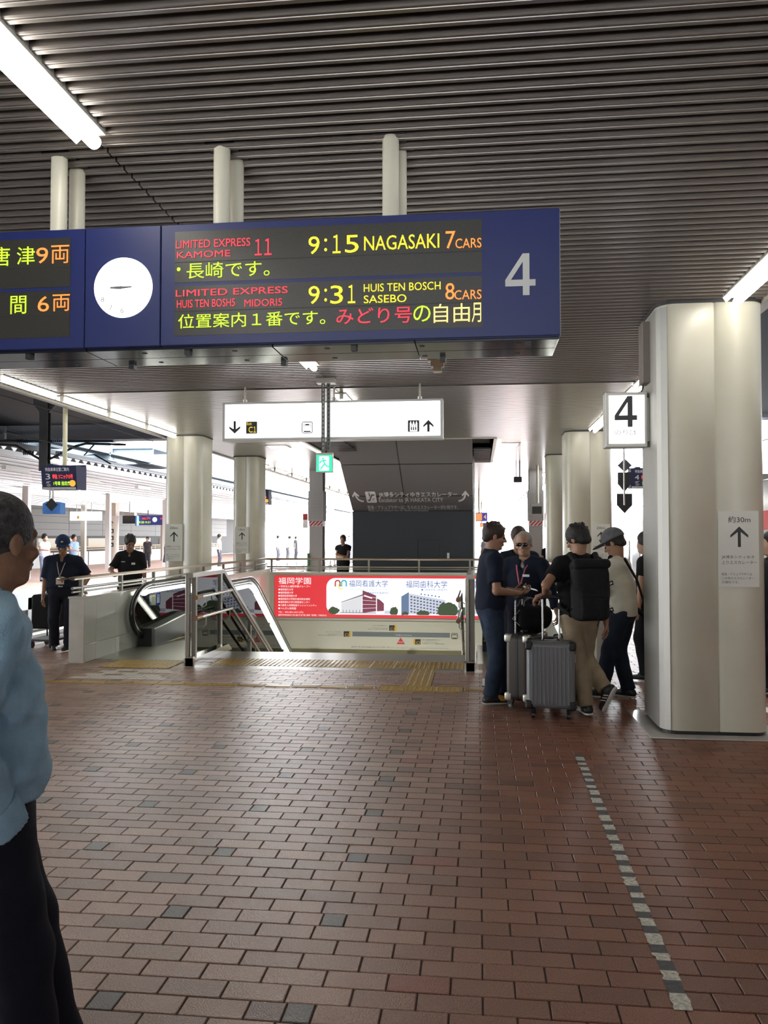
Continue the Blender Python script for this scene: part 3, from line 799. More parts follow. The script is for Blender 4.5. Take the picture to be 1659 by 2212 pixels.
# ================================================ DEPARTURE BOARD
YB = 3.92
def group_text(name, items, y, m, parent, bold=0.0):
    mb = MB()
    for s_, rc in items: text('', s_, rc, y, None, bold=bold, mb=mb)
    return mb.build(name, m, parent)
def four(rc, y, m, parent, name='number_four'):
    x0, x1, z0, z1 = rc; w = x1 - x0; h = z1 - z0; g = lambda u, v: (x0 + u * w, z0 + v * h)
    mb = MB(); a, c = .58, .80                     # stem
    mb.poly([g(a, 0), g(c, 0), g(c, .22), g(a, .22)], y); mb.poly([g(0, .22), g(1, .22), g(1, .375), g(0, .375)], y)
    mb.poly([g(a, .375), g(c, .375), g(c, 1), g(a, 1)], y); mb.poly([g(0, .375), g(.19, .375), g(.58, .80), g(.58, 1)], y - .0002)
    return mb.build(name, m, parent)
board = empty('departure_board', (0, 0, 0), 0, 'long dark blue hanging departure board with LED rows, round clock and number 4', 'departure board')
Z0, Z1 = 2.575, 3.178
m = MB(); m.box(-4.2, .384, YB + .02, YB + .40, Z0 + .01, Z1 - .004); m.build('housing', mat('navy_housing', (.012, .018, .06), .5), board)
for (x0, x1) in ((-4.2, -1.957), (-1.953, -1.562), (-1.558, .386)):
    m = MB(); m.bbox(x0, x1, YB, YB + .03, Z0, Z1, .003); m.build('face_panel', M_navy, board)
m = MB(); m.box(.384, .388, YB + .005, YB + .40, Z0, Z1); m.build('end_trim', M_dsteel, board)
M_under = mat('glossy_underside', (.025, .03, .045), .12, .4)
for (x0, x1) in ((-4.2, -2.95), (-2.95, -1.957), (-1.957, -1.0), (-1.0, -.3), (-.3, .384)):
    for (y0, y1) in ((YB + .03, YB + .215), (YB + .215, YB + .40)):
        m = MB(); m.bbox(x0 + .002, x1 - .002, y0 + .002, y1 - .002, Z0 - .012, Z0 + .012, .002); m.build('underside_panel', M_under, board)
for k in range(10):
    x = .30 - k * .47
    for yy_ in (YB + .10, YB + .32):
        m = MB(); m.lathe([(.014, -.0135), (.014, -.011)], x - .1, yy_, 10, Z0); m.build('fastener', M_black, board)
for k in range(9):
    x = .24 - k * .42
    m = MB(); m.box(x - .014, x + .014, YB + .05 + .3 * (k % 2), YB + .09 + .3 * (k % 2), Z0 - .035, Z0 - .01); m.build('latch', M_black, board)
M_scr = mat('led_screen_off', (.028, .027, .022), .3, noise=.25, nscale=160)
def screen(rc, split):
    x0, x1, z0, z1 = rc
    m = MB(); m.box(x0, x1, YB - .002, YB + .004, z0, z1); o = m.build('led_screen', M_scr, board)
    m = MB(); m.box(x0, x1, YB - .003, YB - .001, split - .002, split + .002); m.build('screen_seam', M_black, o); return o
SA = screen((-1.487, .022, 2.866, 3.140), 2.995); SB = screen((-1.487, .022, 2.618, 2.882), 2.742) if False else screen((-1.487, .022, 2.622, 2.868), 2.742)
bpy.data.objects.remove(SA.children[0]); SA_ = SA
for v_ in SA.data.vertices: v_.co.z = max(v_.co.z, 2.886)
m = MB(); m.box(-1.487, .022, YB - .003, YB - .001, 2.985, 2.989); m.build('screen_seam', M_black, SA)
SL_ = screen((-3.6, -2.03, 2.886, 3.135), 2.987); SM_ = screen((-3.6, -2.03, 2.632, 2.868), 2.742)
LR = led('led_red', (1, .03, .06), 2.1); LG = led('led_lime', (.62, 1, .02), 2.0); LY = led('led_yellow', (1, .88, .02), 2.0); LO = led('led_orange', (1, .26, .04), 2.3); LW = led('led_pale', (1, .75, .22), 2.2)
yt = YB - .006
B_ = .0
def lt(name, items, m, par):
    o_ = []
    for s_, (a, c, d, e) in items: k = .034 * (c - a); o_.append((s_, (a, c, d + k * .9, e - k)))
    return group_text(name, o_, yt, m, par, B_)
lt('red_text', [('LIMITED EXPRESS', (-1.481,-1.104,3.043,3.108)), ('KAMOME', (-1.475,-1.204,2.998,3.048)), ('１', (-1.081,-1.046,3.004,3.087)), ('１', (-1.032,-0.997,3.004,3.088))], LR, SA)
lt('time_text', [('9', (-0.814,-0.759,2.999,3.090)), (':', (-0.736,-0.722,3.012,3.076)), ('１', (-0.695,-0.656,3.000,3.092)), ('5', (-0.634,-0.568,2.999,3.089)), ('NAGASAKI', (-0.541,-0.180,2.997,3.090))], LY, SA)
lt('cars_text', [('7', (-0.149,-0.103,3.001,3.087)), ('CARS', (-0.103,0.020,2.998,3.052))], LO, SA)
lt('scroll_text', [('・', (-1.475,-1.456,2.941,2.962)), ('長崎です。', (-1.425,-1.006,2.890,2.995))], LG, SA)
lt('red_text', [('LIMITED EXPRESS', (-1.479,-0.916,2.798,2.868)), ('HUIS TEN BOSH5', (-1.473,-1.179,2.750,2.808)), ('MIDORI5', (-1.131,-0.943,2.749,2.796))], LR, SB)
lt('time_text', [('9', (-0.813,-0.758,2.755,2.847)), (':', (-0.735,-0.722,2.767,2.831)), ('3', (-0.706,-0.644,2.753,2.846)), ('１', (-0.620,-0.584,2.754,2.845)), ('HUIS TEN BOSCH', (-0.543,-0.174,2.796,2.858)), ('SASEBO', (-0.543,-0.337,2.746,2.797))], LY, SB)
lt('cars_text', [('8', (-0.151,-0.108,2.756,2.838)), ('CARS', (-0.108,0.019,2.752,2.805))], LO, SB)
lt('scroll_text', [('位置案内１番です。', (-1.466,-0.730,2.634,2.752)), ('の', (-0.304,-0.222,2.653,2.736))], LG, SB)
lt('scroll_text', [('みどり号', (-0.676,-0.311,2.642,2.743))], LR, SB)
lt('scroll_text', [('自由', (-0.207,-0.036,2.643,2.744)), ('月', (-0.027,0.017,2.644,2.740))], LW, SB)
lt('scroll_text', [('唐', (-2.455, -2.352, 2.999, 3.104)), ('津', (-2.314,-2.218,3.002,3.100))], LG, SL_)
lt('cars_text', [('9', (-2.210,-2.147,3.006,3.091)), ('両', (-2.131,-2.036,3.002,3.100))], LO, SL_)
lt('scroll_text', [('間', (-2.345,-2.260,2.753,2.850))], LG, SM_)
lt('cars_text', [('6', (-2.199,-2.139,2.761,2.843)), ('両', (-2.120,-2.029,2.760,2.850))], LO, SM_)
four((0.131,0.272,2.768,2.967), YB - .002, mat('pale_lettering', (.50, .50, .48), .5), board)
ck = MB(); ck.lathe([(.148, YB - .012), (.152, YB + .003)], -1.752, 2.871, 48, axis='y'); cko = ck.build('clock_face', mat('clock_glow', (.8, .8, .8), .4, emit=1.5, ecol=(1, .99, .95)), board)
m = MB()
for (a, L, w, k) in ((-89, .06, .008, 0), (87, .052, .006, 1)):
    ca, sa = math.sin(math.radians(a)), math.cos(math.radians(a)); px_, pz_ = -1.755, 2.868
    m.poly([(px_ + sa * w, pz_ - ca * w), (px_ + ca * L + sa * w * .5, pz_ + sa * L - ca * w * .5), (px_ + ca * L - sa * w * .5, pz_ + sa * L + ca * w * .5), (px_ - sa * w, pz_ + ca * w)][::(1)], YB - .014)
m.build('clock_hand', mat('grey_hand', (.12, .12, .12), .5), cko)
mb = MB()
for n in (6, 7, 8, 4):
    a = 2 * PI * n / 12; cx, cz = -1.752 + .118 * math.sin(a), 2.871 + .118 * math.cos(a)
    if n != 4: text('', str(n), (cx - .009, cx + .009, cz - .013, cz + .013), YB - .0135, None, mb=mb)
for n in range(12):
    a = 2 * PI * n / 12; cx, cz = -1.752 + .140 * math.sin(a), 2.871 + .140 * math.cos(a); mb.poly([(cx - .0015, cz - .004), (cx + .0015, cz - .004), (cx + .0015, cz + .004), (cx - .0015, cz + .004)], YB - .0135)
mb.build('numerals', mat('faint_grey', (.25, .25, .25), .6), cko)
for (x, y) in ((-2.165, 4.05), (-2.150, 4.215), (-1.29, 4.045), (-1.265, 4.205), (-.425, 4.035), (-.40, 4.19)):
    m = MB(); m.tube([(x, y, Z1 - .01), (x, y, CZ + .05)], .0415, 20); p = m.build('hanging_pole', M_cream, board)
    m = MB(); m.box(x - .075, x + .075, y - .05, y + .06, CZ + .012, CZ + .045); m.build('pole_socket', M_black, p)

# ================================================ WHITE HANGING SIGN
YS = 10.5
sg = empty('hanging_sign', (0, 0, 0), 0, 'wide white illuminated hanging sign with arrows and yellow C1 exit mark', 'sign')
m = MB(); m.box(-3.32, -.44, YS + .0, YS + .22, 2.885, 3.39); m.build('frame', mat('sign_frame', (.45, .45, .44), .4, .3), sg)
m = MB(); m.box(-3.285, -.475, YS - .006, YS + .03, 2.92, 3.36); m.build('lit_panel', mat('sign_glow', (.9, .9, .9), .4, emit=3.2, ecol=(1, 1, 1)), sg)
yy_ = YS - .009
m = MB(); arrow(m, (-3.225,-3.082,2.977,3.143)[0] + .0715, (-3.225,-3.082,2.977,3.143)[2], (-3.225,-3.082,2.977,3.143)[3], yy_, .150, .034, .42, up=False); m.build('down_arrow', M_print, sg)
m = MB(); arrow(m, (-0.686,-0.563,2.965,3.121)[0] + .062, (-0.686,-0.563,2.965,3.121)[2], (-0.686,-0.563,2.965,3.121)[3], yy_, .135, .032, .45); m.build('up_arrow', M_print, sg)
rc = (-3.002,-2.853,2.974,3.133)
m = MB(); m.rect(rc, yy_); c1 = m.build('exit_badge', M_print, sg)
M_exy = glow('exit_yellow', (1, .78, .05), .9)
group_text('exit_text', [('Exit', (rc[0] + .01, rc[0] + .075, rc[3] - .045, rc[3] - .01)), ('C', (rc[0] + .035, rc[0] + .088, rc[2] + .015, rc[2] + .092)), ('１', (rc[0] + .098, rc[0] + .135, rc[2] + .015, rc[2] + .092))], yy_ - .002, M_exy, c1, .01)
def ring_rect(mb, rc, t, y, r=.02):
    x0, x1, z0, z1 = rc; o_ = rrect(x0, x1, z0, z1, r, 4); i_ = rrect(x0 + t, x1 - t, z0 + t, z1 - t, max(r - t, .002), 4); n = len(o_)
    mb.add([(a, y, c) for a, c in o_ + i_], [(k, (k + 1) % n, n + (k + 1) % n, n + k) for k in range(n)])
def train_icon(mb, rc, y):
    x0, x1, z0, z1 = rc; w = x1 - x0; h = z1 - z0
    ring_rect(mb, rc, w * .08, y, w * .18)
    mb.poly(rrect(x0 + .3 * w, x0 + .7 * w, z0 + .66 * h, z0 + .8 * h, .03 * w, 2), y)
    mb.poly([(x0 + .1 * w, z0 + .22 * h), (x0 + .25 * w, z0 + .10 * h), (x0 + .75 * w, z0 + .10 * h), (x0 + .9 * w, z0 + .22 * h)], y)
    mb.poly([(x0 + .16 * w, z0 + .45 * h), (x0 + .22 * w, z0 + .45 * h), (x0 + .22 * w, z0 + .85 * h), (x0 + .16 * w, z0 + .85 * h)], y); mb.poly([(x0 + .78 * w, z0 + .45 * h), (x0 + .84 * w, z0 + .45 * h), (x0 + .84 * w, z0 + .85 * h), (x0 + .78 * w, z0 + .85 * h)], y)
m = MB(); train_icon(m, (-2.264,-2.117,2.969,3.122), yy_); m.build('train_symbol', M_print, sg)
rc = (-0.887,-0.739,2.968,3.118); x0, x1, z0, z1 = rc; w = x1 - x0
m = MB(); m.poly(rrect(x0, x1, z0, z1, .008, 3), yy_); bd = m.build('lift_badge', M_print, sg)
m = MB(); m.poly([(x0 + .18 * w, z0 + .06 * w), (x1 - .18 * w, z0 + .06 * w), (x1 - .18 * w, z0 + .62 * w), (x0 + .18 * w, z0 + .62 * w)], yy_ - .001)
for q in (.25, .5, .75): m.poly([(x0 + (q - .09) * w, z0 + .66 * w), (x0 + (q + .09) * w, z0 + .66 * w), (x0 + q * w, z0 + .95 * w)], yy_ - .001)
gm = m.build('lift_box', glow('sign_white_mark', (1, 1, 1), 2), bd)
m = MB()
for q in (.32, .5, .68): m.disc(x0 + q * w, z0 + .52 * w, .05 * w, yy_ - .002, 10); m.poly([(x0 + (q - .06) * w, z0 + .15 * w), (x0 + (q + .06) * w, z0 + .15 * w), (x0 + (q + .05) * w, z0 + .44 * w), (x0 + (q - .05) * w, z0 + .44 * w)], yy_ - .002)
m.build('figures', M_print, bd)
for x in (-3.05, -1.86, -.74):
    m = MB(); m.tube([(x, YS + .11, 3.43), (x, YS + .11, CZ + .03)], .012, 8); m.tube([(x, YS + .11, 3.385), (x, YS + .11, 3.44)], .028, 10); m.build('hanger', M_steel, sg)

# green emergency exit sign on perforated steel
YE = 10.1
ex = empty('exit_sign', (0, 0, 0), 0, 'green emergency exit sign hanging on perforated steel angle', 'exit sign')
for q in (-1.935, -1.868):
    m = MB(); m.box(q, q + .045, YE + .02, YE + .026, 2.66, CZ + .03); m.box(q, q + .005, YE + .02, YE + .06, 2.66, CZ + .03); po = m.build('perforated_angle', mat('galvanised_angle', (.13, .14, .13), .5, .5), ex)
    m = MB()
    for k in range(17):
        z = 2.72 + k * .052
        m.poly(rrect(q + .016, q + .030, z, z + .028, .006, 3), YE + .0185)
    m.build('slots', mat('slot_pale', (.5, .5, .48), .6) if q < -1.9 else M_black, po)
m = MB(); m.box(-1.99, -1.76, YE - .04, YE + .10, CZ - .06, CZ - .0); m.build('mount', M_trim, ex)
m = MB(); m.bbox(-1.995, -1.785, YE - .01, YE + .05, 2.43, 2.675, .004); m.build('case', M_cream, ex)
m = MB(); m.rect((-1.988, -1.792, 2.438, 2.645), YE - .012); m.build('green_panel', glow('exit_green', (.03, .85, .45), 1.3), ex)
m = MB(); m.poly(rrect(-1.955, -1.83, 2.45, 2.63, .012, 3), YE - .014); m.build('doorway', glow('exit_white', (.8, 1, .95), 1.4), ex)
m = MB(); yg = YE - .016
m.disc(-1.905, 2.602, .012, yg, 12)
for pl_ in ([(-1.905, 2.585), (-1.885, 2.535)], [(-1.90, 2.58), (-1.94, 2.56), (-1.945, 2.54)], [(-1.90, 2.582), (-1.865, 2.575)], [(-1.885, 2.535), (-1.915, 2.50), (-1.935, 2.465)], [(-1.885, 2.535), (-1.86, 2.505), (-1.83, 2.50)]):
    for a, c in zip(pl_, pl_[1:]):
        d = Vector((c[0] - a[0], c[1] - a[1])).normalized() * .008; n = Vector((-d.y, d.x)); m.poly([(a[0] - n.x, a[1] - n.y), (c[0] - n.x, c[1] - n.y), (c[0] + n.x, c[1] + n.y), (a[0] + n.x, a[1] + n.y)], yg)
m.build('running_figure', glow('exit_green', (.03, .85, .45), 1.3), ex)

# small smoke detector / sensor under the ceiling behind the board
sd = empty('ceiling_sensor', (-.44, 9.0, CZ), 0, 'small brown box hanging under the ceiling behind the blue board', 'sensor')
m = MB(); m.box(-.10, .10, -.08, .08, -.06, 0); m.build('base', mat('tan_box', (.22, .15, .09), .5), sd)
m = MB(); m.box(-.065, .075, -.07, .06, -.12, -.06); m.box(-.04, .05, -.05, .05, -.17, -.12); m.build('body', mat('tan_box', (.22, .15, .09), .5), sd)
# ================================================ ADVERTISEMENT
YA = 19.9
ad = empty('advertisement', (0, 0, 0), 0, 'long red and white backlit college advertisement on the back wall', 'advertisement')
m = MB(); m.box(-4.95, 1.25, YA - .02, YA - .001, -.315, .69); m.build('red_panel', glow('ad_red', (.90, .035, .05), .85), ad)
wp_ = rrect(-3.665, 1.24, -.245, .635, [.22, .01, .01, .22], 8)
m = MB(); m.poly(wp_, YA - .022); m.build('white_panel', glow('ad_white', (.93, .95, 1), 1.25), ad)
M_adw = glow('ad_lettering', (1, .95, .93), 1.1); M_adb = glow('ad_blue', (.02, .10, .45), .8); yq = YA - .024
text('title', '福岡学園', (-4.856,-4.049,0.480,0.645), yq, M_adw, ad)
mb = MB()
for i, (s_, xe) in enumerate((('〜学校法人福岡学園グループ〜', 671), ('●福岡歯科大学', 634), ('●福岡看護大学', 634), ('●福岡医療短期大学', 642), ('●福岡歯科大学医科歯科総合病院', 670), ('●福岡歯科大学口腔医療センター', 670), ('●介護老人保健施設サンシャインシティ', 684), ('●ぺんぎん保育園', 640))):
    x0 = -4.856; x1 = x0 + (xe - 602) * .01155; zt = .452 - i * .0765
    text('list_line', s_, (x0, x1, zt - .052, zt), yq, M_adw, ad)
text('list_line', 'TEL：092-801-0411(代)', (-4.856, -4.235, -.228, -.178), yq, M_adw, ad)
text('', '福岡市早良区田村2丁目15番1号 地下鉄七隈線「賀茂駅」下車徒歩5分', (-4.86, -3.66, -.290, -.250), yq, None, mb=mb)
mb.build('address_line', M_adw, ad)
text('college_name', '福岡看護大学', (-3.114,-2.166,0.426,0.587), yq, M_adb, ad); text('college_name', '福岡歯科大学', (-1.729,-0.741,0.413,0.584), yq, M_adb, ad)
text('college_name', '福岡医療短期大学', (-.16, .98, .41, .58), yq, M_adb, ad)
text('english_name', 'FUKUOKA NURSING COLLEGE', (-3.115, -2.165, .345, .39), yq, glow('ad_pale_blue', (.45, .60, .72), .9), ad)
mb = MB(); text('', '●看護学部 看護学科', (-2.66, -2.15, .26, .305), yq, None, mb=mb); text('', '●口腔歯学部 口腔歯学科', (-1.36, -.72, .345, .39), yq, None, mb=mb); mb.build('faculty_text', M_adb, ad)
def arch(mb, cx, z0, r, t, y, n=12, a0=0, a1=PI, leg=0):
    v = []
    for k in range(n + 1):
        a = a0 + (a1 - a0) * k / n; v += [(cx + r * math.cos(a), y, z0 + r * math.sin(a)), (cx + (r - t) * math.cos(a), y, z0 + (r - t) * math.sin(a))]
    mb.add(v, [(2 * k, 2 * k + 2, 2 * k + 3, 2 * k + 1)[::-1] for k in range(n)])
    if leg: mb.poly([(cx - r, z0 - leg), (cx - r + t, z0 - leg), (cx - r + t, z0), (cx - r, z0)], y); mb.poly([(cx + r - t, z0 - leg), (cx + r, z0 - leg), (cx + r, z0), (cx + r - t, z0)], y)
m = MB(); arch(m, -3.39, .52, .075, .035, yq, leg=.09); m.build('emblem', glow('logo_red', (.65, .06, .08), .8), ad)
m = MB(); arch(m, -3.235, .52, .075, .035, yq, leg=.09); m.build('emblem', glow('logo_teal', (.03, .55, .60), .9), ad)
m = MB(); arch(m, -3.31, .435, .075, .03, yq, a0=PI * .3, a1=PI * 1.8, n=16); m.build('emblem', glow('logo_yellow', (.95, .85, .15), 1), ad)
# printed buildings
MBL = glow('ad_maroon', (.27, .05, .10), .8)
m = MB(); m.poly([(-2.78, -.20), (-2.45, -.16), (-2.45, .22), (-2.78, .345)], yq); m.poly([(-2.43, -.16), (-2.26, -.15), (-2.26, .03), (-2.36, .12), (-2.43, .15)], yq); m.build('picture_maroon_building', MBL, ad)
m = MB()
for k in range(1, 5): z = -.2 + k * .1; m.poly([(-2.78, z), (-2.45, z * .8), (-2.45, z * .8 + .008), (-2.78, z + .008)], yq - .001)
m.poly([(-2.74, .20), (-2.55, .14), (-2.55, .17), (-2.74, .235)], yq - .001)
m.build('picture_lines', M_adw, ad)
m = MB(); m.poly([(-3.30, .06), (-2.78, .25), (-2.78, .21), (-3.30, .04)], yq); m.poly([(-3.35, -.21), (-2.45, -.21), (-2.45, -.19), (-3.35, -.19)], yq)
for k in range(6): m.poly([(-3.26 + k * .08, -.19), (-3.245 + k * .08, -.19), (-3.245 + k * .08, -.13), (-3.26 + k * .08, -.13)], yq)
m.build('picture_grey_roof', glow('ad_grey', (.28, .29, .32), .8), ad)
m = MB(); m.poly([(-3.30, -.19), (-2.79, -.19), (-2.79, .20), (-3.30, .03)], yq + .001); m.build('picture_white_wing', glow('ad_offwhite', (.75, .75, .78), 1), ad)
m = MB(); m.poly([(-1.84, -.25), (-1.66, -.22), (-1.66, .31), (-1.84, .20)], yq); m.build('picture_blue_wing', glow('ad_steel_blue', (.16, .25, .42), .8), ad)
m = MB(); m.poly([(-1.66, -.22), (-.78, -.20), (-.78, .12), (-1.66, .28)], yq); m.build('picture_office_front', glow('ad_office', (.62, .66, .78), 1), ad)
m = MB()
for i in range(11):
    for j in range(6):
        xa = -1.62 + i * .077; zt = .28 - (xa + 1.66) * .182; z = zt - .055 - j * .072
        if z > -.2: m.poly([(xa, z - .035), (xa + .045, z - .036), (xa + .045, z), (xa, z + .001)], yq - .001)
m.build('picture_windows', glow('ad_window', (.13, .16, .25), .7), ad)
m = MB()
for k in range(6): m.disc(-1.36 + k * .085, .262 - k * .012, .018, yq, 8)
m.build('picture_roof_letters', M_adb, ad)
random.seed(3)
MG = glow('ad_tree_green', (.07, .12, .05), .6)
for (cx, cz, w, h, n) in ((-.72, -.16, .25, .20, 26), (-2.02, -.19, .10, .12, 12), (-1.75, -.23, .08, .06, 8), (-1.32, -.21, .16, .07, 14), (-3.48, -.17, .14, .09, 16), (-.35, -.20, .16, .14, 14), (.35, -.18, .25, .12, 14)):
    m = MB(); p = [(cx + w * math.cos(2 * PI * k / 24) * random.uniform(.85, 1.1), cz + h * .2 + h * math.sin(2 * PI * k / 24) * random.uniform(.8, 1.15)) for k in range(24)]
    p = [(a, max(c, -.24)) for a, c in p]; m.poly(p, yq - .002); m.build('picture_trees', MG, ad)
m = MB(); m.poly([(-2.1, -.14), (-2.25, -.14), (-2.25, -.22), (-2.1, -.22)][::-1], yq); m.poly([(-.1, -.2), (.9, -.2), (.9, .18), (-.1, .12)], yq); m.build('picture_low_blocks', glow('ad_office', (.62, .66, .78), 1), ad)
# guide map on the lower wall
mp = empty('guide_map', (0, 0, 0), 0, 'printed exit guide diagram with a grey bar under the red advertisement', 'sign')
yq2 = 19.9 - .052
m = MB(); m.rect((-3.022,-0.678,-0.765,-0.652), yq2); m.build('grey_bar', mat('guide_grey', (.14, .16, .18), .5), mp)
text('bar_text', '中央通路 Central Passageway', (-1.98, -1.58, -.735, -.705), yq2 - .002, M_white, mp)
M_yel = mat('guide_yellow', (.6, .38, .04), .5)
for (rc, s_, side) in (((-3.237,-3.056,-0.775,-0.644), 'C3', 1), ((-2.132,-1.953,-0.617,-0.486), 'C1', 1), ((-1.552,-1.374,-0.940,-0.810), 'C2', -1)):
    x0, x1, z0, z1 = rc; w = x1 - x0
    a, c = (x0, x1 - .25 * w) if side > 0 else (x0 + .25 * w, x1)
    m = MB(); m.rect((a, c, z0, z1), yq2); bb = m.build('exit_badge', M_print, mp)
    text('badge_text', s_, (a + .03, c - .01, z0 + .01, z0 + .075), yq2 - .002, M_yel, bb)
    m = MB(); u = c if side > 0 else x0; m.rect((u, u + .25 * w, z0, z1), yq2)
    m.build('yellow_bar', M_yel, mp)
m = MB(); m.poly([(-1.95, -.935), (-1.755, -.935), (-1.853, -.775)], yq2); m.build('red_triangle', mat('guide_red', (.5, .02, .03), .5), mp)
text('triangle_text', '現在地', (-1.91, -1.80, -.90, -.87), yq2 - .002, M_white, mp)
m = MB(); train_icon(m, (-0.644,-0.491,-0.796,-0.655), yq2); m.build('train_symbol', M_print, mp)
group_text('caption_text', [('出口 (アミュプラザ改札口)', (-3.68, -3.27, -.685, -.65)), ('Exit (Amu Plaza Ticket Gate)', (-3.62, -3.27, -.73, -.705)), ('阪急・アミュプラザ博多方面 博多バスターミナル', (-3.85, -3.27, -.76, -.735)),
    ('出口 (中央改札口)', (-2.52, -2.17, -.52, -.485)), ('Exit (Central Ticket Gate)', (-2.55, -2.17, -.57, -.545)), ('博多口・筑紫口 地下鉄方面', (-2.65, -2.17, -.60, -.575)),
    ('出口 (筑紫側連絡改札口)', (-1.34, -.92, -.845, -.81)), ('Exit (Shinkansen Ticket Gate)', (-1.34, -.98, -.89, -.865)), ('新幹線のりば・筑紫口方面', (-1.34, -.82, -.93, -.905)),
    ('福岡空港・天神・唐津方面は ■中央改札口を出て地下鉄をご利用ください。', (-3.05, -1.98, -1.035, -1.0)), ('Please exit the Central Ticket Gate for the subway bound for Fukuoka Airport, Tenjin and Karatsu.', (-1.95, -.70, -1.04, -1.015))], yq2, mat('caption_grey', (.12, .12, .12), .5), mp)
for (x, lb) in ((-3.83, 'oval light low on the back wall of the stairwell, left one'), (-1.6, 'oval light low on the back wall of the stairwell, right one')):
    r = empty('recessed_light', (x, 19.76, -1.19), 0, lb, 'light')
    m = MB(); m.lathe([(.10, -.035), (.10, -.0)], 0, 0, 24, axis='y'); m.build('bezel', M_trim, r)
    for v_ in r.children[0].data.vertices: v_.co.z *= .3
    m = MB(); m.disc(0, 0, .022, -.037, 24, rx=.085); m.build('lens', glow('lens_glow', (1, 1, .95), 3), r)

# ================================================ DARK ESCALATOR BLOCK
dk = empty('escalator_block', (0, 0, 0), 0, 'dark grey panelled underside of the far escalator, lettered Escalator to JR HAKATA CITY', 'escalator block')
M_dk = mat('dark_panel', (.140, .130, .136), .42, .1, noise=.05, nscale=40); M_dk2 = mat('dark_navy_wall', (.024, .031, .041), .45)
DX0, DX1 = -3.27, -.125
yo = lambda z: 21.5 - 1.795 * (z - 2.3)
zs = [2.31, 2.665, 3.36, 4.9]
for i in range(3):
    for (a, c) in ((DX0, -1.86), (-1.86, DX1)):
        z0, z1 = zs[i] + .008, zs[i + 1] - .008
        m = MB(); m.prism([(yo(z0), z0), (yo(z1), z1), (yo(z1) + .15, z1 + .08), (yo(z0) + .15, z0 + .08)], a + (.011 if a > -2 else 0), c - (.011 if c < -1 else 0), 'x'); m.build('panel', M_dk, dk)
m = MB(); m.prism([(21.53, 2.31), (yo(4.9) + .03, 4.9), (40, 12), (40, 0), (21.53, 0)], DX0 + .01, DX1 - .01, 'x'); m.build('core', M_black, dk)
m = MB(); m.box(DX0, -1.56, 21.48, 21.56, 0, 2.30); m.build('wall_panel', M_dk2, dk)
m = MB(); m.box(-.985, DX1, 21.48, 21.56, 0, 2.30); m.build('wall_panel', M_dk2, dk)
m = MB(); m.box(-1.56, -.985, 21.48, 21.56, 1.56, 2.30); m.build('wall_panel', M_dk2, dk)
m = MB(); m.box(-1.55, -.995, 21.49, 21.53, 0, 1.55); m.build('access_door', M_dk2, dk)
m = MB(); m.box(-.80, -.74, 21.44, 21.48, 1.05, 1.22); m.build('small_lamp', M_white, dk)
m = MB(); m.box(DX1 - .0, DX1 + .035, 21.2, 21.6, 0, CZ + .1); m.build('edge_frame', M_white, dk)
def incl(mb, name, mtl): mb.v = [(x, yo(z) - .012 + (y - 0), z) for x, y, z in mb.v]; return mb.build(name, mtl, dk)
M_let = mat('pale_grey_lettering', (.72, .70, .72), .5)
mb = MB()
text('', 'JR博多シティゆきエスカレーター', (-2.496,-0.518,2.621,2.759), 0, None, mb=mb, bold=.012)
text('', 'Escalator to JR HAKATA CITY', (-2.515,-0.877,2.492,2.620), 0, None, mb=mb, bold=.004)
incl(mb, 'heading_text', M_let)
mb = MB(); text('', '阪急・アミュプラザへはこちらのエスカレーターが便利です。', (-2.842,-0.507,2.345,2.444), 0, None, mb=mb, bold=.006); text('', 'Please use an escalator here for Hankyu and Amuplaza', (-2.842,-1.278,2.280,2.342), 0, None, mb=mb); incl(mb, 'note_text', M_let)
def curved_arrow(rc, flip):
    x0, x1, z0, z1 = rc; w = x1 - x0; h = z1 - z0; g = lambda u, v: ((x0 + u * w) if not flip else (x1 - u * w), z0 + v * h)
    mb = MB(); outer = [g(1, .0), g(1, .16)]
    P0 = [(.98, .08), (.62, .10), (.42, .28), (.36, .75)]
    pts = []
    for k in range(11):
        t = k / 10; b4 = [(1 - t) ** 3, 3 * t * (1 - t) ** 2, 3 * t * t * (1 - t), t ** 3]; pts.append((sum(b4[i] * P0[i][0] for i in range(4)), sum(b4[i] * P0[i][1] for i in range(4))))
    v = []
    for i, (u, q) in enumerate(pts):
        a_, c_ = pts[max(i - 1, 0)], pts[min(i + 1, 10)]; d = Vector((c_[0] - a_[0], c_[1] - a_[1])).normalized() * .075; v += [g(u - d.y, q + d.x), g(u + d.y, q - d.x)]
    fs = [(2 * k, 2 * k + 1, 2 * k + 3, 2 * k + 2) for k in range(10)]
    mb.add([(a, 0, c) for a, c in v], fs if flip else fs)
    hd = [g(.36, 1.0), g(.02, .55), g(.14, .47), g(.36, .78), g(.60, .50), g(.70, .60)]
    mb.add([(a, 0, c) for a, c in hd], [(0, 1, 2, 3), (0, 3, 4, 5)])
    return mb
incl(curved_arrow((-3.199,-2.907,2.523,2.774), False), 'left_arrow', M_let); incl(curved_arrow((-0.499,-0.207,2.522,2.780), True), 'right_arrow', M_let)
mb = MB(); x0, x1, z0, z1 = (-2.834,-2.574,2.510,2.772); mb.poly(rrect(x0, x1, z0, z1, .03, 4), 0); incl(mb, 'escalator_badge', M_let)
mb = MB(); w = x1 - x0; h = z1 - z0
mb.poly([(x0 + .12 * w, z0 + .14 * h), (x0 + .34 * w, z0 + .14 * h), (x0 + .66 * w, z0 + .62 * h), (x0 + .88 * w, z0 + .62 * h), (x0 + .88 * w, z0 + .76 * h), (x0 + .58 * w, z0 + .76 * h), (x0 + .28 * w, z0 + .28 * h), (x0 + .12 * w, z0 + .28 * h)], -.003)
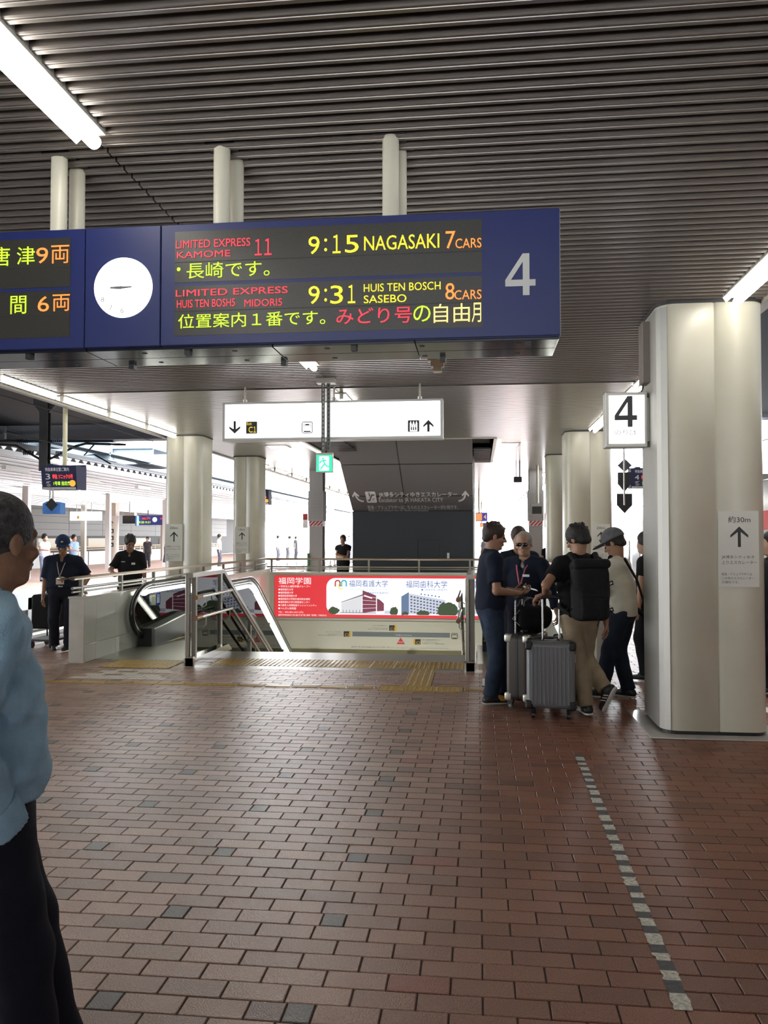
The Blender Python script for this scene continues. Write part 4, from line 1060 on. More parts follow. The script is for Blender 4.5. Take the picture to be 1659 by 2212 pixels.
mb.poly([(x0 + .36 * w, z0 + .5 * h), (x0 + .46 * w, z0 + .62 * h), (x0 + .42 * w, z0 + .86 * h), (x0 + .30 * w, z0 + .8 * h)], -.003); mb.disc(x0 + .38 * w, z0 + .9 * h, .05 * w, -.003, 8)
mb.poly([(x0 + .62 * w, z0 + .2 * h), (x0 + .86 * w, z0 + .42 * h), (x0 + .82 * w, z0 + .46 * h), (x0 + .6 * w, z0 + .26 * h)], -.003)
incl(mb, 'badge_figure', M_dk)
# ================================================ NUMBER 4 BOX AND SIGNS AT THE RIGHT
y4 = 7.45
b4_ = empty('platform_sign', (0, 0, 0), 0, 'square white illuminated box sign with a black 4 fixed to the near column', 'sign')
rc = (1.100,1.481,2.420,2.904); x0, x1, z0, z1 = rc; x0 += .02
m = MB(); m.bbox(x0, x1 - .005, y4, y4 + .16, z0, z1, .004); m.build('case', mat('box_frame', (.55, .55, .50), .4, .2), b4_)
m = MB(); m.box(x0 + .028, x1 - .028, y4 - .004, y4 + .01, z0 + .03, z1 - .028); m.build('lit_panel', mat('sign_glow2', (.9, .9, .9), .4, emit=1.6, ecol=(1, 1, 1)), b4_)
four((1.196,1.388,2.596,2.869), y4 - .006, M_print, b4_)
text('platform_text', 'のりば', (1.193,1.387,2.523,2.575), y4 - .006, mat('faint_print', (.3, .3, .3), .5), b4_)
m = MB(); m.box(x1 - .006, 1.5, y4 + .02, y4 + .14, z0 + .05, z1 - .05); m.build('bracket', M_dsteel, b4_)
m = MB(); m.bbox(1.435, 1.505, 7.42, 7.60, 2.98, 3.52, .006); o = m.build('cable_duct', mat('duct_brown', (.17, .14, .12), .5), C1)
o.location = (-1.9325, -7.525, 0)
m = MB(); m.tube([(1.46, 7.5, 3.0), (1.45, 7.5, 2.94), (1.42, 7.5, 2.88), (1.36, 7.5, 2.84)], .007, 6); o = m.build('cable', M_black, C1); o.location = (-1.9325, -7.525, 0)
# diamond shaped boarding markers
dm = empty('boarding_marker', (0, 0, 0), 0, 'three dark diamond and shield plates on a thin hanging pole by platform 4', 'sign')
m = MB(); m.tube([(2.052, 12.0, 2.08), (2.052, 12.0, CZ + .1)], .014, 8); m.build('pole', M_steel, dm)
def cx_(r): return (r[0] + r[1]) / 2
d1 = (1.964,2.166,2.545,2.743); d2 = (1.968,2.151,2.263,2.546); d3 = (1.953,2.167,1.963,2.245)
m = MB(); m.prism([(cx_(d1), d1[2]), (d1[1], (d1[2] + d1[3]) / 2), (cx_(d1), d1[3]), (d1[0], (d1[2] + d1[3]) / 2)], 12.02, 12.035, 'y'); m.build('diamond_plate', mat('slate_plate', (.06, .07, .10), .5), dm)
for d in (d2, d3):
    h = d[3] - d[2]
    m = MB(); m.prism([(cx_(d), d[2]), (d[1], d[2] + .42 * h), (d[1], d[3]), (d[0], d[3]), (d[0], d[2] + .42 * h)], 12.02, 12.035, 'y'); m.build('shield_plate', mat('dark_plate', (.02, .02, .028), .5), dm)
M_boardn = mat('board_navy', (.012, .016, .07), .45)
def boarding_board(x0, x1, y, z0, z1, num, red, green, label, pole=True):
    r = empty('boarding_board', (x0, y, z0), 0, label, 'sign', 'boarding position boards'); w = x1 - x0; h = z1 - z0
    m = MB(); m.prism([(0, .0), (.30, .0), (.30, h), (-.05, h)], 0, w, 'x'); m.build('case', M_boardn, r)
    m = MB(); m.box(-.0, w, .24, .30, h, h + .03); m.box(w * .15, w * .3, 0, .2, h, h + .03); m.build('top_fitting', M_boardn, r)
    def sh(mb, name, mt): mb.v = [(a, -.006 - .05 * (c / h) + b_, c) for a, b_, c in mb.v]; mb.build(name, mt, r)
    Q_ = lambda u0, u1, v0, v1: (u0 * w, u1 * w, v0 * h, v1 * h)
    mb = MB(); text('', '特急乗車位置ご案内', Q_(.12, .80, .76, .92), 0, None, mb=mb, bold=.01); text('', num, Q_(.12, .25, .42, .66), 0, None, mb=mb); text('', '番', Q_(.12, .28, .12, .34), 0, None, mb=mb, bold=.01); sh(mb, 'white_text', M_white)
    mb = MB(); text('', red, Q_(.32, .90, .44, .64), 0, None, mb=mb, bold=.02); sh(mb, 'red_text', glow('far_led_red', (1, .05, .04), 1.6))
    mb = MB(); text('', green, Q_(.34, .82, .16, .34), 0, None, mb=mb, bold=.02); sh(mb, 'green_text', glow('far_led_lime', (.55, 1, .04), 1.2))
    mb = MB(); mb.lathe([(.05, -.002), (.05, .004)], .88 * w, .25 * h, 14, axis='y'); sh(mb, 'orange_disc', glow('far_led_orange', (1, .45, .05), 1.2))
    mb = MB(); mb.rect(Q_(.03, .97, .0, .085), 0); sh(mb, 'white_strip', M_white)
    mb = MB(); text('', '左右の白線にならんで2列にお並びください', Q_(.05, .95, .015, .07), -.003, None, mb=mb); sh(mb, 'strip_text', M_print)
    m = MB(); m.tube([(w * .5, .15, h), (w * .5, .15, (4.99 if x0 < -6 and y < 20 else CZ + .03) - z0)], .035, 12); m.build('pole', mat('yellowed_pole', (.50, .46, .30), .45), r)
    return r
boarding_board(-6.74, -6.17, 12.2, 2.37, 2.735, '3', '特急 ソニック15号', '1号車 指定席', 'dark blue boarding board for platform 3 hanging at the left ceiling edge')
boarding_board(*(2.944,3.272,2.589,2.978)[:1], (2.944,3.272,2.589,2.978)[0] + .62, 16.5, *(2.944,3.272,2.580,2.960)[2:], '4', '特急 かもめ11号', '2号車 指定席', 'dark blue boarding board for platform 4, partly hidden by the near column')
boarding_board(-6.25, -5.75, 22.4, 2.53, 2.93, '3', '特急', '5号車', 'small dark blue boarding board beyond the second left column')
# blue pointed sign with black diamond under the left board
bs = empty('hanging_sign', (-6.6, 12.2, 0), 0, 'blue hanging box with a black diamond marker under the left boarding board', 'sign')
rc = (-6.787,-6.495,1.992,2.153); x0, x1, z0, z1 = [v_ for v_ in rc]; x0 += 6.6; x1 += 6.6
m = MB(); m.prism([(x0, z0), (x1, z0), (x1, z1 + .01), (x1 - .07, z1 + .03), ((x0 + x1) / 2 + .02, z1 - .10), (x0 + .08, z1 + .04), (x0, z1)], .1, .26, 'y'); m.build('blue_box', mat('signal_blue', (.08, .28, .80), .5), bs)
cxm = (x0 + x1) / 2 + .05
m = MB(); m.prism([(cxm, z1 - .12), (cxm + .10, z1 - .02), (cxm, z1 + .08), (cxm - .10, z1 - .02)], .0, .02, 'y'); m.build('diamond_plate', M_black, bs)
m = MB(); m.tube([(cxm, .05, z1 - .08), (cxm, .05, 2.375)], .014, 8); m.tube([(cxm - .05, .05, z1 + .0), (cxm - .05, .05, 2.375)], .014, 8); m.build('pole', M_white, bs)

# ================================================ SURROUNDINGS
# viaduct slab over the tracks, extended out of view to limit sky light
M_slab = mat('dark_soffit', (.030, .032, .038), .8); M_beam = mat('blue_grey_beam', (.11, .15, .18), .6)
t = MB(); t.box(-60, XL - .2, -26, 23.6, 5.0, 6.2); t.box(XR + .25, 40, -26, 23.6, 5.0, 6.2); t.box(XL - .2, XR + .25, -26, -6, 3.7, 6.2)
tag(t.build('ceiling_viaduct', M_slab), kind='structure')
t = MB(); t.box(-60, XL - .2, 23.6, 24.2, 4.55, 6.4); t.box(XR + .25, 40, 23.6, 24.2, 4.9, 6.4)
tag(t.build('trim_9', mat('edge_grey', (.16, .17, .20), .7)), kind='structure')
t = MB(); t.box(-60, 40, -26.5, -26, -1.5, 6.2); tag(t.build('wall_sky_block', mat('sky_block_wall', (.30, .28, .25), .7)), kind='structure')  # unseen wall added behind the camera to hold back sky light
# roof above our ceiling so no sky leaks in
t = MB(); t.box(XL - .05, XR, -6, 60, CZ + 1.7, CZ + 1.9); tag(t.build('roof', M_slab), kind='structure')
# track beds
M_ball = mat('ballast', (.045, .042, .040), .9, noise=.4, nscale=30, bump=.5, bscale=40)
t = MB(); t.box(-60, FX0 - .25, -26, 120, -1.5, -1.05); t.box(FX1 + .12, 40, -26, 120, -1.5, -1.05); tag(t.build('floor_track_bed', M_ball), kind='structure')
for i, x in enumerate((-8.2, -9.27, -11.0, -12.07)):
    m = MB(); m.prism([(x - .06, -1.05), (x + .06, -1.05), (x + .02, -.98), (x + .035, -.90), (x - .035, -.90), (x - .02, -.98)], -5, 110, 'y'); tag(m.build('rail', M_dsteel), ['rail nearest the left platform edge', 'second rail from the left platform edge', 'third rail, middle of the left track area', 'rail nearest the far platform'][i], 'rail', 'track rails')
# far platform
M_pinkf = mat('pink_paving', (.46, .30, .25), .55, noise=.08, nscale=3)
M_pedge = mat('pale_edge', (.62, .64, .66), .6)
t = MB(); t.box(-24.5, -13.9, -10, 110, -1.05, 0); tag(t.build('floor_far_platform', M_pinkf), kind='structure')
t = MB(); t.box(-13.9, -13.1, -10, 110, -.5, 0.002); t.box(-13.3, -13.12, -10, 110, -.34, -.0)
tag(t.build('trim_10', M_pedge), kind='structure')
for k in range(20):
    m = MB(); m.box(-13.16, -13.1, 20 + k * 3.0, 20.25 + k * 3.0, -1.05, -.15); tag(m.build('platform_post', M_sgrey), (ORD + ['thirteenth', 'fourteenth', 'fifteenth', 'sixteenth', 'seventeenth', 'eighteenth', 'nineteenth', 'twentieth'])[k] + ' grey support post under the far platform edge, counted from the left', 'post', 'support posts under the far platform')
fc = empty('far_canopy', (0, 0, 0), 0, 'slatted white canopy over the far platform at the left', 'canopy')
M_cslat = mat('white_slat', (.85, .86, .88), .35, .2)
for k in range(20):
    x = -13.6 - k * .42; z = 4.02 - .042 * k
    m = MB(); m.box(x - .22, x, 14, 90, z - .03, z + .03); m.build('canopy_slat', M_cslat, fc)
m = MB(); m.box(-22, -13.4, 14, 90, 4.25, 4.4); m.build('canopy_deck', M_slab, fc)
m = MB(); m.box(-13.45, -13.35, 14, 90, 3.98, 4.12); m.build('fascia', M_pedge, fc)
for k in range(100):
    y = 22 + k * .55
    m = MB(); m.prism([(y, 4.32), (y + .50, 4.32), (y + .25, 4.12)], -13.5, -13.47, 'x'); m.build('fascia_tooth', M_cslat, fc)
m = MB(); m.box(-30, -22, 14, 90, 3.5, 3.7); m.build('inner_ceiling', mat('inner_ceiling', (.55, .50, .44), .6), fc)
for k in range(7):
    m = MB(); m.box(-14.6, -14.45, 24 + k * 5, 25.4 + k * 5, 3.72, 3.84); m.build('canopy_lamp', M_white, fc)
for k in range(8):
    m = MB(); m.box(-23.2, -23.0, 30 + k * 5, 33 + k * 5, 3.44, 3.5); m.build('canopy_lamp', M_lamp, fc)
for (x, y, w, lb) in ((-17.6, 30.7, .24, 'white canopy post on the far platform, leftmost'), (-17.3, 37.3, .2, 'white canopy post on the far platform beside the round pillar'), (-17.0, 43.6, .2, 'white canopy post on the far platform left of the near column'), (-20.6, 41.5, .22, 'beige pole behind the guard on the far platform'), (-20.8, 45.5, .20, 'beige pole behind the man in the blue shirt'), (-22, 56, .2, 'thin beige pole beyond the round pillar')):
    m = MB(); m.box(-w / 2, w / 2, -w / 2, w / 2, 0, 4.2 if x > -20 else 3.5); m.build('shaft', M_white if x > -20 else M_house, empty('canopy_post', (x, y, 0), 0, lb, 'post'))
rp = empty('round_pillar', (-19.4, 42.4, 0), 0, 'round cream pillar with an arrow and three black pictograms on the far platform', 'pillar')
m = MB(); m.lathe([(.30, .12), (.30, 2.75)], 0, 0, 28); m.build('shaft', mat('pillar_cream', (.60, .55, .48), .5), rp)
m = MB(); m.lathe([(.36, 0), (.36, .1)], 0, 0, 28); m.build('base', M_dark, rp)
m = MB(); m.box(-.24, .24, -.24, .24, 2.75, 3.5); m.build('neck', mat('pillar_beige', (.50, .42, .34), .5), rp)
m = MB(); arrow(m, 0.05, 2.22, 2.5, -.31, .22, .045); m.build('arrow', M_print, rp)
for z in (1.95, 1.58, 1.22):
    m = MB(); m.box(-.06, .17, -.315, -.28, z - .11, z + .11); ic = m.build('pictogram', M_print, rp)
    m = MB(); m.poly([(-.0, z - .05), (.12, z - .05), (.09, z + .04), (.02, z + .03)], -.317); m.build('pictogram_mark', M_white, ic)
fw = empty('far_wall', (0, 0, 0), 0, 'dark grey panelled wall behind the far platform', 'wall')
M_fw = mat('far_wall_grey', (.115, .115, .11), .6)
for j in range(5):
    for i in range(10):
        z0 = 1.7 + j * .38; m = MB(); m.box(-24.6, -24.5, 34 + i * 4.5, 38.46 + i * 4.5, z0, z0 + .365); m.build('wall_panel', M_fw, fw)
m = MB(); m.box(-24.75, -24.6, 20, 90, 0, 3.6); m.build('backing', mat('far_wall_dark', (.03, .03, .03), .7), fw)
for k in range(6):
    m = MB(); m.box(-24.6, -24.5, 38 + k * 6, 42 + k * 6, .95, 1.55); m.build('window_pane', glow('far_window', (.55, .45, .30), .8), fw)
fr_ = empty('far_barrier', (0, 0, 0), 0, 'grey barrier with a beige double rail on the far platform', 'railing')
for k in range(10):
    m = MB(); m.bbox(-22.6, -22.5, 30 + k * 4.0, 33.9 + k * 4.0, 0, .80, .01); m.build('barrier_panel', mat('barrier_grey', (.28, .28, .27), .4), fr_)
m = MB(); m.tube([(-22.55, 30, 1.06), (-22.55, 70, 1.06)], .04, 6); m.tube([(-22.55, 30, .92), (-22.55, 70, .92)], .03, 6); m.build('double_rail', mat('beige_rail', (.50, .36, .22), .5), fr_)
for k in range(16):
    m = MB(); m.box(-22.58, -22.52, 30 + k * 2.6, 30.06 + k * 2.6, .8, 1.05); m.build('rail_post', M_house, fr_)
# far platform signs
fs = empty('hanging_sign', (-19.0, 40.2, 0), 0, 'blown out white hanging sign on the far platform', 'sign')
rc = (-20.701,-19.095,2.472,2.923); 
m = MB(); m.box(rc[0] + 19, rc[1] + 19, 0, .25, rc[2], rc[3]); m.build('case', mat('far_sign_glow', (.9, .9, .9), .5, emit=2.2, ecol=(1, 1, 1)), fs)
m = MB(); m.rect((rc[0] + 19.38, rc[0] + 19.5, rc[2] + .08, rc[2] + .24), -.01); m.build('exit_badge', M_yel, fs)
m = MB(); m.tube([(-1.4, .1, rc[3]), (-1.4, .1, 3.9)], .02, 6); m.tube([(-.6, .1, rc[3]), (-.6, .1, 3.9)], .02, 6); m.build('hanger', M_steel, fs)
fb = empty('departure_board', (0, 50, 0), 0, 'small blue departure board with a round clock on the far platform', 'departure board')
rc = (-21.250,-19.313,2.383,2.997)
m = MB(); m.box(rc[0], rc[1], 0, .4, rc[2], rc[3]); m.build('case', mat('far_navy', (.03, .045, .25), .5), fb)
m = MB(); xw = rc[1] - rc[0]; m.disc(rc[0] + .57 * xw, (rc[2] + rc[3]) / 2 + .03, .15, -.01, 20); m.build('clock_face', glow('far_clock', (1, 1, 1), 1.5), fb)
text('red_text', '特急 博多', (rc[0] + .15 * xw, rc[0] + .42 * xw, rc[2] + .33, rc[2] + .48), -.01, glow('far_led_red', (1, .05, .04), 1.6), fb, bold=.02); text('red_text', '久留米', (rc[0] + .75 * xw, rc[0] + .98 * xw, rc[2] + .33, rc[2] + .48), -.01, glow('far_led_red', (1, .05, .04), 1.6), fb, bold=.02)
text('green_text', '9:20 9:31', (rc[0] + .03 * xw, rc[0] + .42 * xw, rc[2] + .1, rc[2] + .24), -.01, glow('far_led_lime', (.55, 1, .04), 1.2), fb, bold=.02)
m = MB(); m.tube([(rc[0] + .3 * xw, .2, rc[3]), (rc[0] + .3 * xw, .2, 4.26)], .03, 6); m.build('pole', M_dark, fb)
ft = empty('monitor', (-17.2, 42.5, 0), 0, 'black hanging monitor left of the small blue departure board', 'monitor')
rc = (-18.915,-18.213,2.347,2.770)
m = MB(); m.box(rc[0] + 17.2, rc[1] + 17.2, 0, .3, rc[2], rc[3]); m.build('screen_case', M_black, ft)
m = MB(); m.box(rc[0] + 17.25, rc[1] + 17.15, 0, .3, rc[3], rc[3] + .16); m.build('top_box', M_trim, ft); m = MB(); m.box(rc[1] + 17.2, rc[1] + 17.28, 0, .3, rc[2] - .1, rc[3]); m.build('blue_side', mat('signal_blue', (.08, .28, .80), .5), ft)
m = MB(); m.tube([(rc[0] + 17.55, .1, rc[3] + .15), (rc[0] + 17.55, .1, 4.26)], .03, 6); m.build('pole', M_steel, ft)

# steel beams beyond the viaduct
for (n, x0, x1, y0, y1, z0, z1, lb) in (('g', -26, -13.9, 25.6, 26.4, 4.65, 5.35, 'blue grey steel girder spanning over the far tracks, nearest'), ('g', -26, -13.7, 29.6, 30.4, 4.55, 5.25, 'blue grey steel girder over the far tracks, behind the nearest'),
        ('g', -16.4, -13.6, 33.5, 36, 4.75, 5.35, 'short blue grey box girder over the far canopy'), ('g', -14.3, -13.7, 22, 70, 4.40, 4.75, 'long pale beam along the far canopy edge')):
    r = empty('steel_girder', (0, 0, 0), 0, lb, 'girder', 'steel girders over the far tracks')
    m = MB(); m.box(x0, x1, y0, y0 + .08, z0, z1); m.box(x0, x1, y0 - .1, y1, z0 - .06, z0); m.box(x0, x1, y0 - .1, y1, z1, z1 + .06); m.build('web', M_beam, r)
    for k in range(max(1, int((x1 - x0) / 2.5))):
        m = MB(); m.box(x0 + 1 + k * 2.5, x0 + 1.06 + k * 2.5, y0 - .1, y0 + .0, z0, z1); m.build('stiffener', M_beam, r)
# catenary support
cs = empty('catenary_support', (-9.95, 18.1, 0), 0, 'dark hanging steel mast with horizontal bracket arms and insulators over the track', 'catenary support')
m = MB(); m.box(-.10, .10, -.08, -.06, 3.15, 4.99); m.box(-.10, .10, .06, .08, 3.15, 4.99); m.box(-.01, .01, -.06, .06, 3.15, 4.99); m.build('mast', M_dark, cs)
m = MB(); m.prism([(-.10, 4.5), (-.28, 4.7), (-.28, 5), (-.1, 5)], -.03, .03, 'y'); m.prism([(.10, 4.5), (.28, 4.7), (.28, 5), (.1, 5)], -.03, .03, 'y'); m.build('gusset', M_dark, cs)
m = MB(); m.tube([(-1.6, 0, 3.86), (1.65, 0, 3.83)], .03, 8); m.build('bracket_arm', M_black, cs)
m = MB(); m.tube([(-1.4, 0, 3.80), (-.7, 0, 3.75), (-.1, 0, 3.42), (.1, 0, 3.42), (.75, 0, 3.72), (1.0, 0, 3.78), (1.95, 0, 3.74)], .028, 8); m.build('curved_arm', M_black, cs)
m = MB(); m.tube([(1.2, 0, 3.76), (.95, 0, 3.50), (1.2, 0, 3.52), (1.6, 0, 3.30)], .018, 6); m.build('steady_arm', M_black, cs)
for (x, z) in ((-.55, 3.85), (.32, 3.85), (-.4, 3.58), (.4, 3.56)):
    m = MB()
    for k in range(6): m.lathe([(.02, x - .12 + k * .045), (.055, x - .11 + k * .045), (.02, x - .10 + k * .045)], 0, z, 10, axis='x')
    m.build('insulator', mat('insulator_blue', (.25, .35, .55), .3) if x > 0 else M_black, cs)
for i, (x0, z0, x1, z1) in enumerate(((-8.6, 4.2, -9.0, 4.0), (-8.4, 3.5, -8.9, 3.4), (-11.6, 3.9, -12.2, 4.1), (5.2, 3.9, 5.2, 3.9), (5.2, 3.4, 5.2, 3.4))):
    m = MB(); m.tube([(x0, 2, z0), (x0, 18, z0 - .0), (x1, 60, z1)], .012, 5); tag(m.build('overhead_wire', M_black), ['upper contact wire over the left track', 'lower contact wire over the left track', 'wire over the farther left track', 'upper wire over the right track', 'lower wire over the right track'][i], 'wire', 'overhead wires')

# ---- train at the right
tr = empty('train', (0, 0, 0), 0, 'silver and red express train standing at platform 4 on the right', 'train')
M_tr = mat('train_silver', (.52, .50, .48), .3, .4); M_trd = mat('train_window', (.012, .013, .016), .08, spec=.8); M_trr = mat('train_red', (.50, .03, .03), .35)
def sect(sc, dz):
    p = [(3.46, -.9), (3.46, 1.75), (3.50, 2.0), (3.62, 2.22), (3.85, 2.40), (4.3, 2.5), (5.5, 2.5), (5.95, 2.40), (6.2, 2.2), (6.32, 1.9), (6.35, 1.6), (6.35, -.9)]
    return [(4.9 + (x - 4.9) * sc, -.9 + (z + .9) * dz) for x, z in p]
st_ = [(4.0, 1, 1), (19.5, 1, 1), (21.5, .98, .985), (23.2, .93, .94), (24.6, .84, .84), (25.6, .72, .68), (26.2, .55, .45)]
m = MB(); vs = []; n = 12
for (y, sc, dz) in st_: vs += [(x, y, z) for x, z in sect(sc, dz)]
fs_ = []
for i in range(len(st_) - 1):
    for k in range(n - 1): fs_.append((i * n + k, i * n + k + 1, (i + 1) * n + k + 1, (i + 1) * n + k)[::-1])
m.add(vs, fs_, True); m.add(vs[:n], [tuple(range(n))]); m.add(vs[-n:], [tuple(range(n))[::-1]]); m.build('body', M_tr, tr)
for i in range(13):
    y = 5.0 + i * 1.22
    m = MB(); m.bbox(3.445, 3.47, y, y + .80 if i % 4 else y + .55, (.75 if i % 4 else .02), 1.55, .01); m.build('window' if i % 4 else 'door', M_trd, tr)
m = MB(); m.box(3.45, 3.47, 4.2, 21, 1.72, 1.95); m.build('red_band', M_trr, tr)
m = MB(); m.box(3.45, 3.47, 4.2, 21, .40, .60); m.build('red_band', M_trr, tr)
for i in range(4):
    m = MB(); m.box(4.2, 5.6, 5.5 + i * 4, 8 + i * 4, 2.48, 2.62); m.build('roof_unit', M_tr, tr)
# steel shed behind the train
t = MB(); t.box(9, 9.3, -20, 60, -1.0, 3.0); tag(t.build('wall_far_right', mat('right_wall', (.32, .32, .33), .7)), kind='structure')
# ---- small boards and people-scale things along our platform, beyond the block
for (rc, y, lb) in (((-0.109,0.377,2.271,2.631), 34, 'small purple-blue board numbered 4 right of the dark block'), ((0.082,0.451,2.189,2.455), 48, 'smaller distant board numbered 4 below the first')):
    w = rc[1] - rc[0]; h = rc[3] - rc[2]; r = empty('platform_board', (rc[0], y, rc[2]), 0, lb, 'sign', 'distant departure boards')
    m = MB(); m.box(0, w, 0, .3, 0, h); m.build('case', mat('board_violet', (.08, .06, .35), .5), r)
    m = MB(); m.rect((.04 * w, .55 * w, .08 * h, .9 * h), -.01); m.build('led_screen', glow('board_orange', (.9, .35, .12), 1), r)
    text('number_four', '4', (.68 * w, .9 * w, .25 * h, .75 * h), -.012, M_white, r, bold=.03)
    m = MB(); m.tube([(w * .3, .15, h), (w * .3, .15, CZ - rc[2] + .03)], .04, 6); m.build('pole', M_cream, r)
# camera and hanging boxes near the right steel column
cm = empty('security_camera', (1.0, 21.6, CZ), 0, 'small black camera hanging from the ceiling right of the dark block', 'camera')
m = MB(); m.tube([(-.02, 0, -.42), (-.02, 0, .02)], .008, 6); m.tube([(.07, 0, -.42), (.07, 0, .02)], .018, 6); m.build('rod', M_dark, cm)
m = MB(); m.bbox(-.08, .12, -.1, .12, -.56, -.42, .01); m.build('body', M_black, cm)
cm = empty('monitor', (1.62, 23.0, 0), 0, 'grey boxed monitor hanging on a cream pole before the right steel column', 'monitor')
m = MB(); m.tube([(.0, 0, 2.55), (.0, 0, CZ + .04)], .035, 10); m.build('pole', M_cream, cm)
m = MB(); m.bbox(-.2, .16, -.15, .15, 2.22, 2.55, .02); m.build('case', M_sgrey, cm)
m = MB(); m.box(-.16, .10, -.165, -.14, 2.26, 2.46); m.build('screen', M_black, cm)
# ================================================ PEOPLE: smooth bodies grown from distance fields
class Field:
    def __init__(s, lo, hi, h):
        s.h = h; s.lo = np.array(lo, float); s.n = np.ceil((np.array(hi, float) - s.lo) / h).astype(int) + 1
        s.D = np.full(s.n, .5, np.float32)
    def sub(s, lo, hi, m):
        i0 = np.maximum(np.floor((np.array(lo) - m - s.lo) / s.h).astype(int), 0); i1 = np.minimum(np.ceil((np.array(hi) + m - s.lo) / s.h).astype(int) + 1, s.n)
        if (i1 <= i0).any(): return None
        sl = tuple(slice(a, b_) for a, b_ in zip(i0, i1))
        g = [s.lo[k] + s.h * np.arange(i0[k], i1[k], dtype=np.float32) for k in range(3)]
        return sl, np.meshgrid(*g, indexing='ij', sparse=True)
    def put(s, sl, d, k, op):
        D = s.D[sl]
        if op == 'u':
            if k > 0: hh = np.clip(.5 + .5 * (D - d) / k, 0, 1); s.D[sl] = D * (1 - hh) + d * hh - k * hh * (1 - hh)
            else: s.D[sl] = np.minimum(D, d)
        elif op == 's':
            if k > 0: hh = np.clip(.5 - .5 * (D + d) / k, 0, 1); s.D[sl] = D * (1 - hh) - d * hh + k * hh * (1 - hh)
            else: s.D[sl] = np.maximum(D, -d)
        elif op == 'i': s.D[sl] = np.maximum(D, d)
    def cap(s, a, b_, ra, rb=None, k=.02, sq=None, op='u', cut=None):
        """tapered capsule; sq=(axis, factor): widen the section along axis; cut=(t0,t1) flat ends"""
        rb = ra if rb is None else rb; a = np.array(a, float); b_ = np.array(b_, float); R_ = max(ra, rb) * max(1, sq[1] if sq else 1)
        r = s.sub(np.minimum(a, b_) - R_, np.maximum(a, b_) + R_, k + 2.5 * s.h)
        if r is None: return s
        sl, (X, Y, Z) = r; ab = b_ - a; L2 = max(float(ab @ ab), 1e-9)
        px, py, pz = X - a[0], Y - a[1], Z - a[2]; t = (px * ab[0] + py * ab[1] + pz * ab[2]) / L2; tc = np.clip(t, 0, 1)
        qx, qy, qz = px - ab[0] * tc, py - ab[1] * tc, pz - ab[2] * tc; f = 1
        if sq:
            u = np.array(sq[0], float); u /= np.linalg.norm(u); c = (1 / sq[1] - 1); dq = (qx * u[0] + qy * u[1] + qz * u[2]) * c
            qx, qy, qz = qx + u[0] * dq, qy + u[1] * dq, qz + u[2] * dq; f = min(1, sq[1])
        d = (np.sqrt(qx * qx + qy * qy + qz * qz) - (ra + (rb - ra) * tc)) * f
        if cut:
            L = math.sqrt(L2)
            if cut[1] is not None: d = np.maximum(d, (t - cut[1]) * L)
            if cut[0] is not None: d = np.maximum(d, (cut[0] - t) * L)
        s.put(sl, d.astype(np.float32), k, op); return s
    def ell(s, c, r, k=.02, R_=None, op='u'):
        c = np.array(c, float); r = np.array(r, float); m = r.max()
        q = s.sub(c - m, c + m, k + 2.5 * s.h)
        if q is None: return s
        sl, (X, Y, Z) = q; x, y, z = X - c[0], Y - c[1], Z - c[2]
        if R_ is not None:
            R_ = np.array(R_); x, y, z = (R_[0, 0] * x + R_[1, 0] * y + R_[2, 0] * z, R_[0, 1] * x + R_[1, 1] * y + R_[2, 1] * z, R_[0, 2] * x + R_[1, 2] * y + R_[2, 2] * z)
        k0 = np.sqrt((x / r[0]) ** 2 + (y / r[1]) ** 2 + (z / r[2]) ** 2); k1 = np.sqrt((x / r[0] ** 2) ** 2 + (y / r[1] ** 2) ** 2 + (z / r[2] ** 2) ** 2) + 1e-9
        d = k0 * (k0 - 1) / k1; s.put(sl, d.astype(np.float32), k, op); return s
    def rbox(s, c, hs, rad, k=.0, R_=None, op='u'):
        c = np.array(c, float); hs = np.array(hs, float); m = np.linalg.norm(hs) + .01
        q = s.sub(c - m, c + m, k + 2.5 * s.h)
        if q is None: return s
        sl, (X, Y, Z) = q; x, y, z = X - c[0], Y - c[1], Z - c[2]
        if R_ is not None:
            R_ = np.array(R_); x, y, z = (R_[0, 0] * x + R_[1, 0] * y + R_[2, 0] * z, R_[0, 1] * x + R_[1, 1] * y + R_[2, 1] * z, R_[0, 2] * x + R_[1, 2] * y + R_[2, 2] * z)
        ax, ay, az = abs(x) - hs[0] + rad, abs(y) - hs[1] + rad, abs(z) - hs[2] + rad
        d = np.sqrt(np.maximum(ax, 0) ** 2 + np.maximum(ay, 0) ** 2 + np.maximum(az, 0) ** 2) + np.minimum(np.maximum(ax, np.maximum(ay, az)), 0) - rad
        s.put(sl, d.astype(np.float32), k, op); return s
    def plane(s, p, n, box=None):
        """keep the side opposite to n"""
        n = np.array(n, float); n /= np.linalg.norm(n)
        r = s.sub(*(box or (s.lo, s.lo + s.h * s.n)), 0); sl, (X, Y, Z) = r
        d = (X - p[0]) * n[0] + (Y - p[1]) * n[1] + (Z - p[2]) * n[2]; s.put(sl, d.astype(np.float32), 0, 'i'); return s
    def wrinkle(s, amp, f=(22, 26, 14), ph=0):
        X, Y, Z = [s.lo[k] + s.h * np.arange(s.n[k], dtype=np.float32) for k in range(3)]
        X, Y, Z = np.meshgrid(X, Y, Z, indexing='ij', sparse=True)
        s.D += (amp * (np.sin(f[2] * 3.1 * Z + 9 * X + 2 * np.sin(f[0] * Y + ph) + ph) * .6 + .4 * np.sin(f[0] * X * 1.3 + f[1] * Y - 17 * Z + ph * 2))).astype(np.float32); return s
